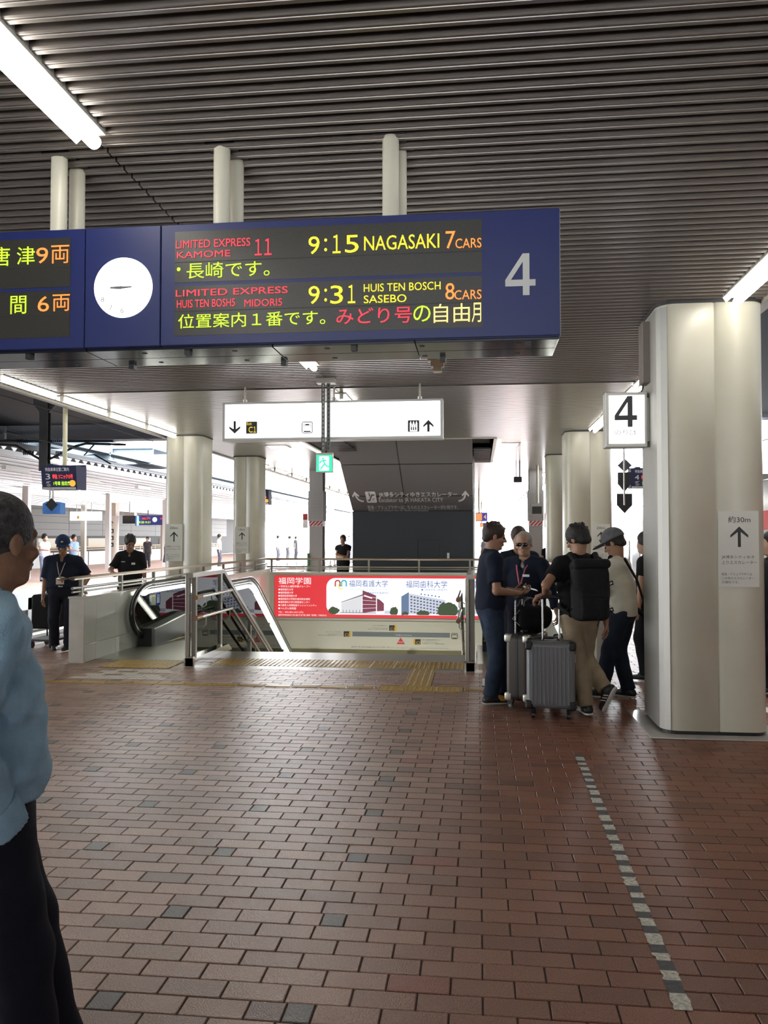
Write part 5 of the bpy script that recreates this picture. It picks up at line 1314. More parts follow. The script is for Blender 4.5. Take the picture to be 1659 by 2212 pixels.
    def net(s):
        D = s.D; D[0], D[-1] = .5, .5; D[:, 0], D[:, -1] = .5, .5; D[:, :, 0], D[:, :, -1] = .5, .5
        ins = D < 0; nx, ny, nz = D.shape
        cs = sum(ins[i:nx - 1 + i, j:ny - 1 + j, k:nz - 1 + k].astype(np.int8) for i in (0, 1) for j in (0, 1) for k in (0, 1))
        act = (cs > 0) & (cs < 8); I = np.argwhere(act)
        if not len(I): return [], []
        idx = np.full(act.shape, -1, np.int32); idx[act] = np.arange(len(I))
        acc = np.zeros((len(I), 3)); cnt = np.zeros(len(I)); co = {}
        for i in (0, 1):
            for j in (0, 1):
                for k in (0, 1): co[i, j, k] = D[I[:, 0] + i, I[:, 1] + j, I[:, 2] + k]
        for ax in range(3):
            for u in (0, 1):
                for v in (0, 1):
                    a = [u, v]; a.insert(ax, 0); c = [u, v]; c.insert(ax, 1); da, dc = co[tuple(a)], co[tuple(c)]
                    m = (da < 0) != (dc < 0); t = np.where(m, da / np.where(m, da - dc, 1), 0)
                    p = np.array(a, float)[None, :].repeat(len(I), 0); p[:, ax] = t; acc[m] += p[m]; cnt[m] += 1
        V = (I + acc / cnt[:, None]) * s.h + s.lo; F = []
        for ax in range(3):
            sl0 = [slice(1, -1)] * 3; sl0[ax] = slice(0, -1); A = ins[tuple(sl0)]; sl1 = list(sl0); sl1[ax] = slice(1, None); B_2 = ins[tuple(sl1)]
            ch = np.argwhere(A != B_2)
            if not len(ch): continue
            off = np.ones(3, int); off[ax] = 0; E_ = ch + off; u, v = [q for q in range(3) if q != ax]
            def cell(du, dv): c = E_.copy(); c[:, u] -= du; c[:, v] -= dv; return idx[c[:, 0], c[:, 1], c[:, 2]]
            q = np.stack([cell(0, 0), cell(1, 0), cell(1, 1), cell(0, 1)], 1); fl_ = A[tuple(ch.T)]
            if ax == 1: fl_ = ~fl_
            q[~fl_] = q[~fl_][:, ::-1]; F.append(q)
        return V, np.concatenate(F)

def np_mesh(name, parts, mats):
    """parts: list of (V, F, material index)"""
    vs = []; fs = []; mi = []; k = 0
    for V, F, m_ in parts:
        if not len(V): continue
        vs.append(np.asarray(V)); fs.append(np.asarray(F) + k); mi += [m_] * len(F); k += len(V)
    V = np.concatenate(vs); F = np.concatenate(fs)
    me = bpy.data.meshes.new(name); me.vertices.add(len(V)); me.vertices.foreach_set('co', V.ravel()); me.loops.add(F.size); me.loops.foreach_set('vertex_index', F.ravel().astype(np.int32))
    me.polygons.add(len(F)); me.polygons.foreach_set('loop_start', np.arange(0, F.size, 4, dtype=np.int32)); me.polygons.foreach_set('use_smooth', [True] * len(F))
    for m_ in (mats if isinstance(mats, (list, tuple)) else [mats]): me.materials.append(m_)
    me.polygons.foreach_set('material_index', mi); me.update(calc_edges=True); me.validate(); return me
def rotm(yaw=0, pitch=0, roll=0):
    return np.array(Euler((math.radians(pitch), math.radians(roll), math.radians(yaw)), 'XYZ').to_matrix())
def ik(a, c, l1, l2, hint):
    a = np.array(a, float); c = np.array(c, float); d = c - a; L = np.linalg.norm(d); L_ = min(L, (l1 + l2) * .999); d /= L
    x = (l1 * l1 - l2 * l2 + L_ * L_) / (2 * L_); hgt = math.sqrt(max(l1 * l1 - x * x, 1e-6)); hv = np.array(hint, float); hv -= d * (hv @ d); hv /= np.linalg.norm(hv)
    return a + d * x + hv * hgt, a + d * L_
def skin(name, c): return mat(name, c, .5, noise=.08, nscale=9, spec=.35)
def cloth(name, c, n=.12, ns=12, b_=.25): return mat(name, c, .85, noise=n, nscale=ns, bump=b_, bscale=220, spec=.2)

def person(label, x, y, heading, H=1.70, build=1.0, h=.011, head=(0, 0, 0), lean=0, headpos=None, hips=None, arms=None, legs=None, hand=None,
           skin_m=None, shirt=None, pants=None, shoes=None, hair=None, group=None, detail=True, sleeve=.55, open_neck=.0, tuck=False, face=None, z=0, belly=0, skirt=False, wr_amp=.0035, loose=0, sk=.04, fine=0,  hem=None, twist=0, hscale=1.1, sole=None, bald=0, torso_shift=0):
    """heading in degrees: 0 looks along +Y, 90 along -X. local frame: +Y forward, +X right"""
    s = H / 1.72; sH = s * hscale; root = empty('person', (x, y, z), math.radians(heading), label, 'person', group); P = {}
    wd = build
    P['pelvis'] = np.array(hips or (0, 0, .945)) * s; ln = math.radians(lean)
    up = np.array((0, math.sin(ln), math.cos(ln))); P['chest'] = P['pelvis'] + up * .36 * s; P['neck'] = P['pelvis'] + up * .50 * s + np.array((0, .0, .0))
    tw = math.radians(twist); rv = np.array((math.cos(tw), math.sin(tw), 0)); fv = np.array((-math.sin(tw), math.cos(tw), 0))
    hp = np.array(headpos) * s if headpos is not None else P['neck'] + np.array((0, .035, .172)) * s
    HR = rotm(*head); hv = lambda q: hp + HR @ (np.array(q) * sH)
    sh = {q: P['neck'] + rv * q * .175 * wd * s - up * .065 * s for q in (-1, 1)}
    arms = arms or {}; J = {}
    for q in (-1, 1):
        a = arms.get(q, dict(w=(q * .24, .05, .80), e=(q, -1, 0)))
        el, wr = ik(sh[q], np.array(a['w']) * s, .285 * s, .255 * s, a.get('e', (q, -1, 0))); J[q] = (el, wr, a)
    legs = legs or {}; K = {}
    for q in (-1, 1):
        l = legs.get(q, dict(a=(q * .10, 0, .085))); hj = P['pelvis'] + np.array((q * .088 * s * wd, 0, -.04 * s)); kn, an = ik(hj, np.array(l['a']) * s, .417 * s, .413 * s, l.get('k', (q * .1, 1, 0))); K[q] = (hj, kn, an, l)
    lo = np.array((-.62, -.62, -.03)) * s - np.array((0, 0, 0)); hi = np.array((.62, .75, 1.92)) * s
    def torso(F, g, up_to=1.0, bel=0):
        sx = (rv, 1.0)
        F.cap(P['pelvis'] + up * -.02 * s, P['pelvis'] + up * .10 * s, (.112 + g) * s * wd ** .5 + g * 0, None, .05, (rv, 1.45 * wd ** .5))
        F.cap(P['pelvis'] + up * .06 * s + fv * belly * .5 * s, P['pelvis'] + up * .24 * s + fv * belly * .4 * s, (.106 + g + belly * .4) * s, (.112 + g) * s, .06, (rv, 1.40 * wd))
        F.cap(P['pelvis'] + up * .26 * s, P['neck'] - up * .10 * s, (.116 + g) * s, (.104 + g) * s, .06, (rv, 1.50 * wd))
        F.cap(sh[-1] + rv * .02 * s, sh[1] - rv * .02 * s, (.062 + g) * s, None, .05)
        for q in (-1, 1): F.cap(P['neck'] + rv * q * .045 * s - up * .005 * s, sh[q] - rv * q * .03 * s + up * .018 * s, (.045 + g) * s, (.04 + g) * s, .04)
    # ---- body
    F = Field(lo, hi, h * (1 if detail else 1))
    torso(F, -.014)
    F.cap(P['neck'] - up * .03 * s, hp + HR @ np.array((0, -.015, -.06)) * s, .062 * s, .056 * s, .03)
    for q in (-1, 1):
        el, wr, a = J[q]; F.cap(sh[q], el, .050 * s * wd ** .5, .040 * s, .03); F.cap(el, wr, .041 * s * wd ** .3, .027 * s, .02)
        hj, kn, an, l = K[q]; F.cap(hj, kn, .082 * s, .055 * s, .04); F.cap(kn, an, .054 * s, .036 * s, .03)
    def headshape(F):
        F.ell(hv((0, -.012, .035)), np.array((.074, .094, .086)) * sH, .02, HR); F.ell(hv((0, .02, -.035)), np.array((.060, .070, .078)) * sH, .025, HR)
        F.cap(hv((-.028, .045, -.092)), hv((.028, .045, -.092)), .020 * sH, None, .025); F.ell(hv((0, .068, -.098)), np.array((.018, .014, .014)) * sH, .015, HR)
        if detail:
            F.cap(hv((-.036, .070, .022)), hv((.036, .070, .022)), .013 * sH, None, .015)
            for q in (-1, 1):
                F.ell(hv((q * .031, .092, -.002)), np.array((.017, .016, .012)) * sH, .012, HR, 's'); F.ell(hv((q * .042, .062, -.028)), np.array((.022, .020, .018)) * sH, .015, HR)
                F.ell(hv((q * .078, -.008, -.008)), np.array((.008, .018, .030)) * sH, .006, HR @ rotm(q * -14)); F.ell(hv((q * .088, -.004, -.004)), np.array((.006, .009, .017)) * sH, .004, HR @ rotm(q * -14), 's'); F.ell(hv((q * .014, .092, -.032)), np.array((.009, .010, .008)) * sH, .008, HR)
            F.cap(hv((0, .083, .012)), hv((0, .106, -.027)), .008 * sH, .0125 * sH, .012)
            F.ell(hv((0, .086, -.058)), np.array((.022, .012, .006)) * sH, .006, HR); F.ell(hv((0, .084, -.070)), np.array((.018, .011, .007)) * sH, .006, HR)
            F.cap(hv((-.02, .099, -.0635)), hv((.02, .099, -.0635)), .0022 * sH, None, .003, op='s')
    headshape(F)
    if not detail:
        for q in (-1, 1):
            el, wr, a = J[q]; d = (wr - el) / np.linalg.norm(wr - el); F.cap(wr, wr + d * .11 * s, .026 * s, .018 * s, .02, (rv, 1.2))
    parts = [F.net() + (0,)]
    if detail:
        F = Field(hp - .19 * s, hp + .19 * s, .0052 * s if detail is True else detail); headshape(F)
        F.cap(P['neck'] - up * .03 * s, hp + HR @ np.array((0, -.015, -.06)) * s, .062 * s, .056 * s, .03); parts.append(F.net() + (0,))
        for q in (-1, 1):
            el, wr, a = J[q]
            if a.get('nohand'): continue
            d = np.array(a.get('d', (wr - el)), float); d /= np.linalg.norm(d); nrm = np.array(a.get('n', (-q, 0, 0)), float); nrm -= d * (nrm @ d); nrm /= np.linalg.norm(nrm)   # palm normal
            sd = np.cross(d, nrm); th = sd * a.get('th', 1)                      # direction of the thumb side
            curl = a.get('curl', .5); F = Field(wr - .20 * s, wr + .20 * s, .0045 * s)
            F.cap(wr - d * .04 * s, wr + d * .01 * s, .026 * s, .024 * s, .01, (sd, 1.15))
            for i in range(4): F.cap(wr + d * .01 * s + sd * (.0) * s, wr + d * .085 * s + th * (.030 - .0195 * i) * s, .016 * s, .0125 * s, .012)
            L = [.040, .045, .042, .032]
            for i in range(4):
                p = wr + d * (.088 - .004 * abs(i - 1)) * s + th * (.031 - .0205 * i) * s; dd = d.copy(); ang = 0
                for j, (f_, r_) in enumerate(((1, .0092), (.62, .0082), (.5, .0075))):
                    ang += curl * (.55, .75, .5)[j] * (1 + .08 * i); v = d * math.cos(ang) + nrm * math.sin(ang); p2 = p + v * L[i] * f_ * s; F.cap(p, p2, r_ * s, r_ * .93 * s, .003); p = p2
            p = wr + d * .022 * s + th * .024 * s; v = th * .62 + d * .62 + nrm * (.25 + .3 * curl); v /= np.linalg.norm(v); p2 = p + v * .042 * s; F.cap(p, p2, .0135 * s, .0105 * s, .012)
            v = th * (.30 - .3 * curl) + d * .8 + nrm * (.3 + .5 * curl); v /= np.linalg.norm(v); p3 = p2 + v * .030 * s; F.cap(p2, p3, .0102 * s, .009 * s, .004); F.cap(p3, p3 + v * .022 * s, .009 * s, .0078 * s, .004)
            parts.append(F.net() + (0,))
    link_mesh('body', np_mesh('body', parts, skin_m), root)
    # ---- eyes, brows
    if detail and face != 'none':
        for q in (-1, 1):
            m = MB()
            c = hv((q * .031, .0825, -.002)); pts = []
            F = Field(c - .02, c + .02, .0028); F.ell(c, np.array((.0125, .0095, .0075)) * sH, 0, HR); V, Q4 = F.net(); link_mesh('eye', np_mesh('eye', [(V, Q4, 0)], mat('eye_dark', (.03, .02, .015), .2)), root)
        F = Field(hv((0, .07, .02)) - .07, hv((0, .07, .02)) + .07, .0035)
        for q in (-1, 1): F.cap(hv((q * .018, .0855, .0195)), hv((q * .045, .074, .021)), .0042 * sH, .003 * sH, 0)
        V, Q4 = F.net(); link_mesh('eyebrows', np_mesh('eyebrows', [(V, Q4, 0)], mat('brow_dark', (.02, .017, .015), .8)), root)
    # ---- hair
    if hair:
        hm, th_, style = hair; hh = .0065 * s if detail else h * .8; F = Field(hp - .19 * sH, hp + .19 * sH, hh)
        t = th_
        F.ell(hv((0, -.016, .037)), np.array((.076 + t, .096 + t, .086 + t * 1.25)) * sH, 0, HR); F.cap(hv((-.03, -.075, -.03)), hv((.03, -.075, -.03)), (.028 + t * .5) * sH, None, .03)
        if style == 'long': F.cap(hv((0, -.05, -.01)), hv((0, -.07, -.19)), .075 * sH, .05 * sH, .02, (HR[:, 0], 1.15))
        if style == 'messy':
            rs = np.random.RandomState(5)
            for _ in range(26):
                a_, b2 = rs.uniform(0, 2 * PI), rs.uniform(.15, 1.2); v = np.array((math.cos(a_) * math.sin(b2), math.sin(a_) * math.sin(b2) - .1, math.cos(b2))); p = np.array((0, -.016, .037)) + v * np.array((.078 + t, .098 + t, .090 + t)); F.cap(hv(p * .96), hv(p + v * .010 + np.array((0, .012, 0))), .012 * sH, .003 * sH, .008)
        # cut out the face, the ears and the neck
        F.ell(hv((0, .105, -.060)), np.array((.100, .062 + bald * .03, .122)) * sH, .008, HR, 's')
        if bald: F.ell(hv((0, .10 + .03 * (1 - bald), .07)), np.array((.055 + .02 * (1 - bald), .075, .06)) * sH, .01, HR, 's')
        if style != 'long':
            F.plane(hv((0, -.07, -.072)), HR @ np.array((0, .25, -1)))
            for q in (-1, 1): F.ell(hv((q * .085, .022, -.052)), np.array((.022, .050, .055)) * sH, .006, HR, 's')
        V, Q4 = F.net()
        if len(V): link_mesh('hair', np_mesh('hair', [(V, Q4, 0)], hm), root)
    # ---- shirt
    if shirt:
        F = Field(lo, hi, h * 1.0); g = .014
        torso(F, g)
        for q in (-1, 1):
            el, wr, a = J[q]; e2 = sh[q] + (el - sh[q]) * sleeve
            if sleeve <= 1: F.cap(sh[q], sh[q] + (el - sh[q]) * sleeve, (.064 + g * .3) * s * wd ** .4, (.063 + g * .5) * s * wd ** .4, .04, cut=(None, 1.0))
            else:
                F.cap(sh[q], el, (.064 + g * .4) * s * wd ** .4, (.054 + g * .4) * s, sk); F.cap(el, wr, (.053 + g * .4 + loose) * s, (.040 + g * .4 + loose) * s, min(.03, sk), cut=(None, sleeve - 1.0))
        hz = (hem if hem else (.86 if not tuck else .975)) * s
        if not tuck: F.cap(P['pelvis'] + up * .1 * s, P['pelvis'] - up * .12 * s, (.108 + g) * s, (.112 + g) * s, .03, (rv, 1.42 * wd))
        F.plane((0, 0, hz), (0, -.0, -1))
        nk = P['neck']; F.cap(nk - up * .02 * s + fv * .015 * s, nk + up * .15 * s + fv * .04 * s, .060 * s, .075 * s, .005, op='s')
        if open_neck: F.cap(nk - up * .03 * s + fv * .06 * s, nk - up * (.03 + open_neck) * s + fv * .13 * s, .035 * s, .010 * s, .005, op='s')
        F.wrinkle(wr_amp)
        if fine: F.wrinkle(fine, (38, 45, 27), 2.1)
        V, Q4 = F.net(); so = link_mesh('shirt', np_mesh('shirt', [(V, Q4, 0)], shirt), root)
    # ---- trousers
    if pants:
        F = Field(lo, hi, h)
        g = .016
        F.cap(P['pelvis'] - up * .03 * s, P['pelvis'] + up * .07 * s, (.114 + g * .6) * s * wd ** .5, (.110 + g * .4) * s * wd ** .5, .04, (rv, 1.43 * wd ** .8))
        if skirt: F.cap(P['pelvis'], P['pelvis'] - np.array((0, 0, .5)) * s, .13 * s, .21 * s, .03, (rv, 1.1)); F.plane((0, 0, .45 * s), (0, 0, -1))
        else:
            for q in (-1, 1):
                hj, kn, an, l = K[q]; F.cap(hj, kn, (.094 + g * .6) * s * wd ** .3, (.068 + g) * s, .035); F.cap(kn, an, (.068 + g) * s, (.055 + g) * s, .03, cut=(None, .985))
                if not l.get('lift'): F.cap(an + (kn - an) * .1, an, (.052 + g) * s, (.055 + g) * s, .02, cut=(None, .985))
        F.plane(P['pelvis'] + up * .095 * s, up); F.wrinkle(.004, (18, 20, 11), 1.3)
        V, Q4 = F.net(); link_mesh('trousers', np_mesh('trousers', [(V, Q4, 0)], pants), root)
    # ---- shoes
    if shoes:
        for q in (-1, 1):
            hj, kn, an, l = K[q]; fy = math.radians(l.get('yaw', q * -8)); pt_ = math.radians(l.get('pitch', 0)); fd = np.array((-math.sin(fy) * math.cos(pt_), math.cos(fy) * math.cos(pt_), math.sin(pt_))); dn = np.cross(fd, np.array((math.cos(fy), math.sin(fy), 0))); dn = -np.cross(np.array((math.cos(fy), math.sin(fy), 0)), fd)
            sdv = np.array((math.cos(fy), math.sin(fy), 0)); heel = an + dn * .035 * s - fd * .045 * s; toe = an + dn * .047 * s + fd * .155 * s; hs_ = .008 if detail else h
            c = an + fd * .05 * s; F = Field(c - .22 * s, c + .22 * s, hs_)
            F.cap(heel, toe, .040 * s, .033 * s, .02, (sdv, 1.12)); F.cap(an - fd * .01 * s, an + dn * .02 * s + fd * .06 * s, .045 * s, .035 * s, .03); F.plane(an + dn * .066 * s, dn)
            V, Q4 = F.net(); sh_o = link_mesh('shoe', np_mesh('shoe', [(V, Q4, 0)], shoes), root)
            if sole:
                F = Field(c - .22 * s, c + .22 * s, hs_); F.cap(heel + dn * .014 * s, toe + dn * .004 * s, .044 * s, .037 * s, .0, (sdv, 1.14)); F.plane(an + dn * .080 * s, dn); F.plane(an + dn * .060 * s, -dn)
                V, Q4 = F.net()
                if len(V): link_mesh('sole', np_mesh('sole', [(V, Q4, 0)], sole), sh_o)
    root['_j'] = 0; del root['_j']
    return root, dict(P=P, sH=sH, sh=sh, J=J, K=K, hp=hp, HR=HR, hv=hv, up=up, rv=rv, fv=fv, s=s)
def part_field(name, lo, hi, h, fn, m, parent):
    F = Field(lo, hi, h); fn(F); V, Q4 = F.net()
    if len(V): return link_mesh(name, np_mesh(name, [(V, Q4, 0)], m), parent)
SK_tan = skin('skin_tan', (.34, .185, .115)); SK_mid = skin('skin_mid', (.42, .25, .17)); SK_dark = mat('skin_weathered', (.20, .105, .065), .65, noise=.18, nscale=14, spec=.2, bump=.25, bscale=60); SK_brown = skin('skin_brown', (.30, .16, .10))
HAIR = mat('black_hair', (.012, .010, .009), .55, bump=.6, bscale=90, spec=.4); HAIR_B = mat('brown_hair', (.035, .018, .012), .55, bump=.6, bscale=90); HAIR_G = mat('greying_hair', (.030, .028, .027), .7, noise=.7, nscale=60, bump=.7, bscale=120)
HAIR_W = mat('white_stubble', (.30, .27, .24), .7, noise=.3, nscale=80)
C_black = cloth('black_fabric', (.010, .010, .011)); C_navy = cloth('navy_fabric', (.010, .014, .028)); C_dnavy = cloth('dark_navy_trousers', (.010, .011, .018)); C_khaki = cloth('khaki_chino', (.30, .235, .155)); C_white = cloth('white_tee', (.68, .66, .56), .05)
C_denim = cloth('blue_denim', (.024, .036, .062), .35, 7); C_denim2 = cloth('dark_denim', (.018, .026, .042), .3, 7); C_chambray = cloth('chambray_shirt', (.27, .42, .54), .14, 14, .4)
M_shoeb = mat('black_shoe', (.012, .012, .013), .45); M_shoew = mat('white_rubber_sole', (.62, .60, .56), .6); M_orange = mat('orange_patch', (.75, .36, .06), .5)
def world_to_local(root, p):
    a = -root.rotation_euler.z; dx, dy = p[0] - root.location.x, p[1] - root.location.y; return np.array((dx * math.cos(a) - dy * math.sin(a), dx * math.sin(a) + dy * math.cos(a), p[2] - root.location.z))

# ---- man in the dark polo shirt holding a phone (faces right, slightly away)
m1, j = person('standing man in a dark navy polo shirt and blue jeans holding a phone', .11, 8.28, -78, H=1.74, build=1.08, head=(-4, -10, 0), lean=2, belly=.035,
    arms={1: dict(w=(.15, .25, 1.07), e=(.5, -1, -.4), d=(-.45, 1, .05), n=(-.4, .2, .9), th=1, curl=.8), -1: dict(w=(-.12, .26, 1.08), e=(-.5, -1, -.4), d=(.4, 1, 0), n=(.4, .1, .9), th=-1, curl=.9)},
    legs={1: dict(a=(.11, -.02, .085), yaw=4), -1: dict(a=(-.11, .14, .085), yaw=18)}, skin_m=SK_tan, shirt=C_navy, pants=C_denim, shoes=M_shoeb, sole=M_shoew, hair=(HAIR_B, .008, 'messy'), open_neck=.05, hem=.90, sleeve=.72)
m = MB(); m.bbox(-.04, .04, -.075, .075, -.005, .005, .002); ph = m.build('phone', M_black, None, (.11 + .40, 8.28 + .06, 1.115)); ph.rotation_euler = (math.radians(-15), math.radians(10), math.radians(-80)); tag(ph, 'dark mobile phone held by the man in the navy polo shirt', 'phone')
m = MB(); m.poly([(-.035, -.07), (.035, -.07), (.035, .07), (-.035, .07)], 0); m.v = [(x, z, .0056) for x, y, z in m.v]; m.build('screen', glow('phone_glow', (.8, .85, .9), .5), ph)
for q in (-1, 1):
    K = j['K'][q]; an = K[2]; part_field('shoe_patch', an - .2, an + .25, .008, lambda F: (F.cap(an + np.array((0, .04, -.02)), an + np.array((0, .13, -.035)), .042, .034, 0), F.plane(an + np.array((0, .0, -.048)), (0, 0, -1)), F.plane(an + np.array((0, .06, 0)), (0, -1, -.6))), M_orange, m1)
part_field('collar', j['P']['neck'] - .16, j['P']['neck'] + .2, .008, lambda F: (F.cap(j['P']['neck'] - np.array((0, .01, .01)), j['P']['neck'] + np.array((0, .0, .045)), .082, .072, 0, cut=(0, 1)), F.cap(j['P']['neck'] - np.array((0, 0, .1)), j['P']['neck'] + np.array((0, .02, .15)), .064, .066, 0, op='s'), F.cap(j['P']['neck'] + np.array((0, .05, -.05)), j['P']['neck'] + np.array((0, .12, .06)), .03, .04, 0, op='s')), C_navy, m1)

# ---- older man in sunglasses facing the camera
m2, j = person('older balding man in sunglasses and dark navy jacket with a red lanyard', .50, 8.95, 158, H=1.66, build=1.12, head=(8, -8, 0), belly=.05, lean=2,
    arms={1: dict(w=(.36, .24, .92), e=(1, -.6, 0), nohand=0, curl=.8), -1: dict(w=(-.40, .18, .90), e=(-1, -.6, 0), curl=.8)}, skin_m=SK_mid, shirt=C_navy, pants=C_dnavy, shoes=M_shoeb, hair=(HAIR_W, .003, 'short'), bald=1, sleeve=1.9, open_neck=.09, hem=.84)
def glasses(F, j=j):
    hv = j['hv']
    for q in (-1, 1): F.ell(hv((q * .032, .098, .002)), tuple(np.array((.027, .010, .018)) * 1.1), .0, j['HR']); F.cap(hv((q * .055, .085, .008)), hv((q * .082, -.005, .008)), .0045, .0045, 0)
    F.cap(hv((-.05, .098, .012)), hv((.05, .098, .012)), .005, None, 0)
part_field('sunglasses', j['hp'] - .14, j['hp'] + .14, .004, glasses, mat('lens_black', (.01, .01, .01), .12, spec=.8), m2)
def band_path(parent, name, pts, w, m_, t=.002):
    mb = MB(); mb.tube(pts, w, 6, flat=(.35, (0, 1, 0))); return mb.build(name, m_, parent)
nk = j['P']['neck']; M_lan = mat('red_lanyard', (.50, .10, .14), .6)
band_path(m2, 'lanyard', [tuple(nk + np.array(v)) for v in ((-.075, .0, .02), (-.075, .06, -.02), (-.045, .135, -.10), (-.012, .165, -.24), (.0, .175, -.30), (.012, .165, -.24), (.045, .135, -.10), (.075, .06, -.02), (.075, .0, .02))], .007, M_lan)
m = MB(); m.box(-.10, -.025, .170, .176, 1.215, 1.24); m.build('name_badge', M_white, m2)
part_field('undershirt', nk - .2, nk + .12, .008, lambda F: F.ell(nk + np.array((0, .055, -.07)), (.045, .03, .05), 0), M_white, m2)

# ---- man in a black T-shirt seen from behind, backpack, leaning on the suitcase
m3, j = person('man in a black T-shirt and khaki trousers seen from behind, leaning on a suitcase handle', .93, 7.86, 8, H=1.71, build=1.02, head=(42, -20, 0), lean=3,
    arms={-1: dict(w=(-.30, .10, 1.10), e=(-.6, -.9, -.4), d=(-.8, .2, -.3), n=(0, .3, -1), th=1, curl=.9), 1: dict(w=(.27, .05, .79), e=(1, -1, 0), n=(-1, 0, 0), th=-1, curl=.5)},
    legs={-1: dict(a=(.045, -.06, .085), yaw=6, k=(-.1, 1, 0)), 1: dict(a=(.20, -.14, .24), k=(-.35, 1, .1), lift=1, pitch=-62, yaw=48)}, skin_m=SK_tan, shirt=C_black, pants=C_khaki, shoes=M_shoeb, sole=M_shoew, hair=(HAIR, .014, 'messy'), hem=.90, sleeve=.62)
for q in (-1, 1):
    K = j['K'][q]; an = K[2]; l = K[3]; fy = math.radians(l['yaw']); pt_ = math.radians(l.get('pitch', 0)); fd = np.array((-math.sin(fy) * math.cos(pt_), math.cos(fy) * math.cos(pt_), math.sin(pt_))); sdv = np.array((math.cos(fy), math.sin(fy), 0)); dn = -np.cross(sdv, fd)
    for k in range(3):
        c = an + fd * (.02 + .028 * k) + dn * .03
        m = MB(); m.tube([c + sdv * .052 * 1 + dn * .028 - fd * .012, c + sdv * .050 - dn * .012 + fd * .012], .006, 5); m.tube([c - sdv * .052 + dn * .028 - fd * .012, c - sdv * .050 - dn * .012 + fd * .012], .006, 5); m.build('white_stripe', M_shoew, m3)
part_field('wristwatch', j['J'][-1][1] - .06, j['J'][-1][1] + .06, .005, lambda F: F.cap(j['J'][-1][1] - (j['J'][-1][1] - j['J'][-1][0]) * .12, j['J'][-1][1] - (j['J'][-1][1] - j['J'][-1][0]) * .04, .034, .033, 0, cut=(0, 1)), M_black, m3)
# the backpack is worn: a thing of its own
bk = empty('backpack', (.93, 7.86, 0), math.radians(8), 'large black backpack with side straps worn by the man in the black T-shirt', 'backpack')
C_pack = cloth('pack_nylon', (.013, .013, .014), .2, 30)
def pack(F):
    F.rbox((.035, -.235, 1.12), (.165, .105, .24), .07); F.rbox((.035, -.30, 1.02), (.135, .075, .13), .05, .03); F.rbox((.035, -.21, 1.335), (.155, .10, .055), .045, .02)
    F.wrinkle(.004, (16, 20, 9), .7)
part_field('pack_body', (-.3, -.5, .75), (.35, .05, 1.5), .010, pack, C_pack, bk)
part_field('top_lid', (-.3, -.5, 1.1), (.35, .05, 1.55), .010, lambda F: (F.rbox((.035, -.225, 1.375), (.168, .115, .045), .04, R_=rotm(0, -12, 0)), F.wrinkle(.003)), C_pack, bk)
part_field('front_pocket', (-.3, -.5, .75), (.35, .05, 1.3), .010, lambda F: (F.rbox((.035, -.355, 1.0), (.12, .035, .10), .03), F.wrinkle(.003)), C_pack, bk)
for q in (-1, 1):
    m = MB(); m.tube([(.035 + q * .10, -.14, 1.40), (.02 + q * .115, -.05, 1.475), (.01 + q * .12, .06, 1.44), (.01 + q * .135, .13, 1.30), (q * .16, .08, 1.12), (q * .19, -.08, .98), (.03 + q * .15, -.16, .93)], .028, 8, flat=(.35, (0, .7, .7))); m.build('shoulder_strap', C_pack, bk)
    for z in (1.22, .98):
        m = MB(); m.tube([(.035 + q * .165, -.25, z), (.035 + q * .20, -.24, z + .015), (.035 + q * .215, -.22, z - .015), (.035 + q * .18, -.20, z - .03)], .006, 5); m.build('side_strap', C_pack, bk)
m = MB(); m.tube([(.06, -.38, .93), (.065, -.39, .88), (.055, -.39, .84)], .005, 5); m.build('zip_pull', C_pack, bk)

# ---- young man in the grey cap and white T-shirt
m4, j = person('young man in a grey cap and white T-shirt with folded arms, looking down', 1.43, 8.62, 62, H=1.68, build=1.0, head=(0, -28, 0), lean=7, hips=(0, -.03, .93),
    arms={1: dict(w=(.0, .26, 1.06), e=(1, -.6, -.8), d=(-1, .3, .0), n=(0, -.6, .3), th=1, curl=.6), -1: dict(w=(.02, .25, 1.14), e=(-1, -.5, -.8), d=(1, .3, 0), n=(0, -.6, -.3), th=-1, curl=.6)},
    legs={1: dict(a=(.10, -.04, .085), yaw=-6), -1: dict(a=(-.08, .18, .085), yaw=12)}, skin_m=SK_tan, shirt=C_white, pants=C_denim2, shoes=M_shoeb, sole=M_shoew, hair=(HAIR, .006, 'short'), hem=.86, sleeve=.75)
hv, HR = j['hv'], j['HR']; C_cap = cloth('grey_cap_fabric', (.13, .13, .14), .2, 20)
cp = empty('cap', (1.43, 8.62, 0), math.radians(62), 'grey flat-brimmed cap worn by the young man in the white T-shirt', 'cap')
def crown(F, g=.016, fr=.03): F.ell(hv((0, -.012, .045)), tuple(np.array((.076 + g, .098 + g, .095 + g)) * 1.1), 0, HR); F.plane(hv((0, 0, .035)), HR @ np.array((0, 0, -1)))
part_field('crown', j['hp'] - .22, j['hp'] + .2, .007, crown, C_cap, cp)
part_field('brim', j['hp'] - .25, j['hp'] + .25, .005, lambda F: (F.ell(hv((0, .11, .044)), tuple(np.array((.085, .10, .007)) * 1.1), 0, HR), F.ell(hv((0, -.012, .045)), tuple(np.array((.08, .10, .09)) * 1.1), 0, HR, 's')), C_cap, cp)
m = MB(); c = hv((0, .0, 0)); part_field('front_patch', j['hp'] - .2, j['hp'] + .2, .005, lambda F: F.rbox(hv((0, .100, .078)), tuple(np.array((.022, .008, .018)) * 1.1), .003, 0, HR), mat('patch_dark', (.04, .03, .03), .6), cp)
sb = empty('shoulder_bag', (1.43, 8.62, 0), math.radians(62), 'small black bag on a strap behind the man in the white T-shirt', 'bag')
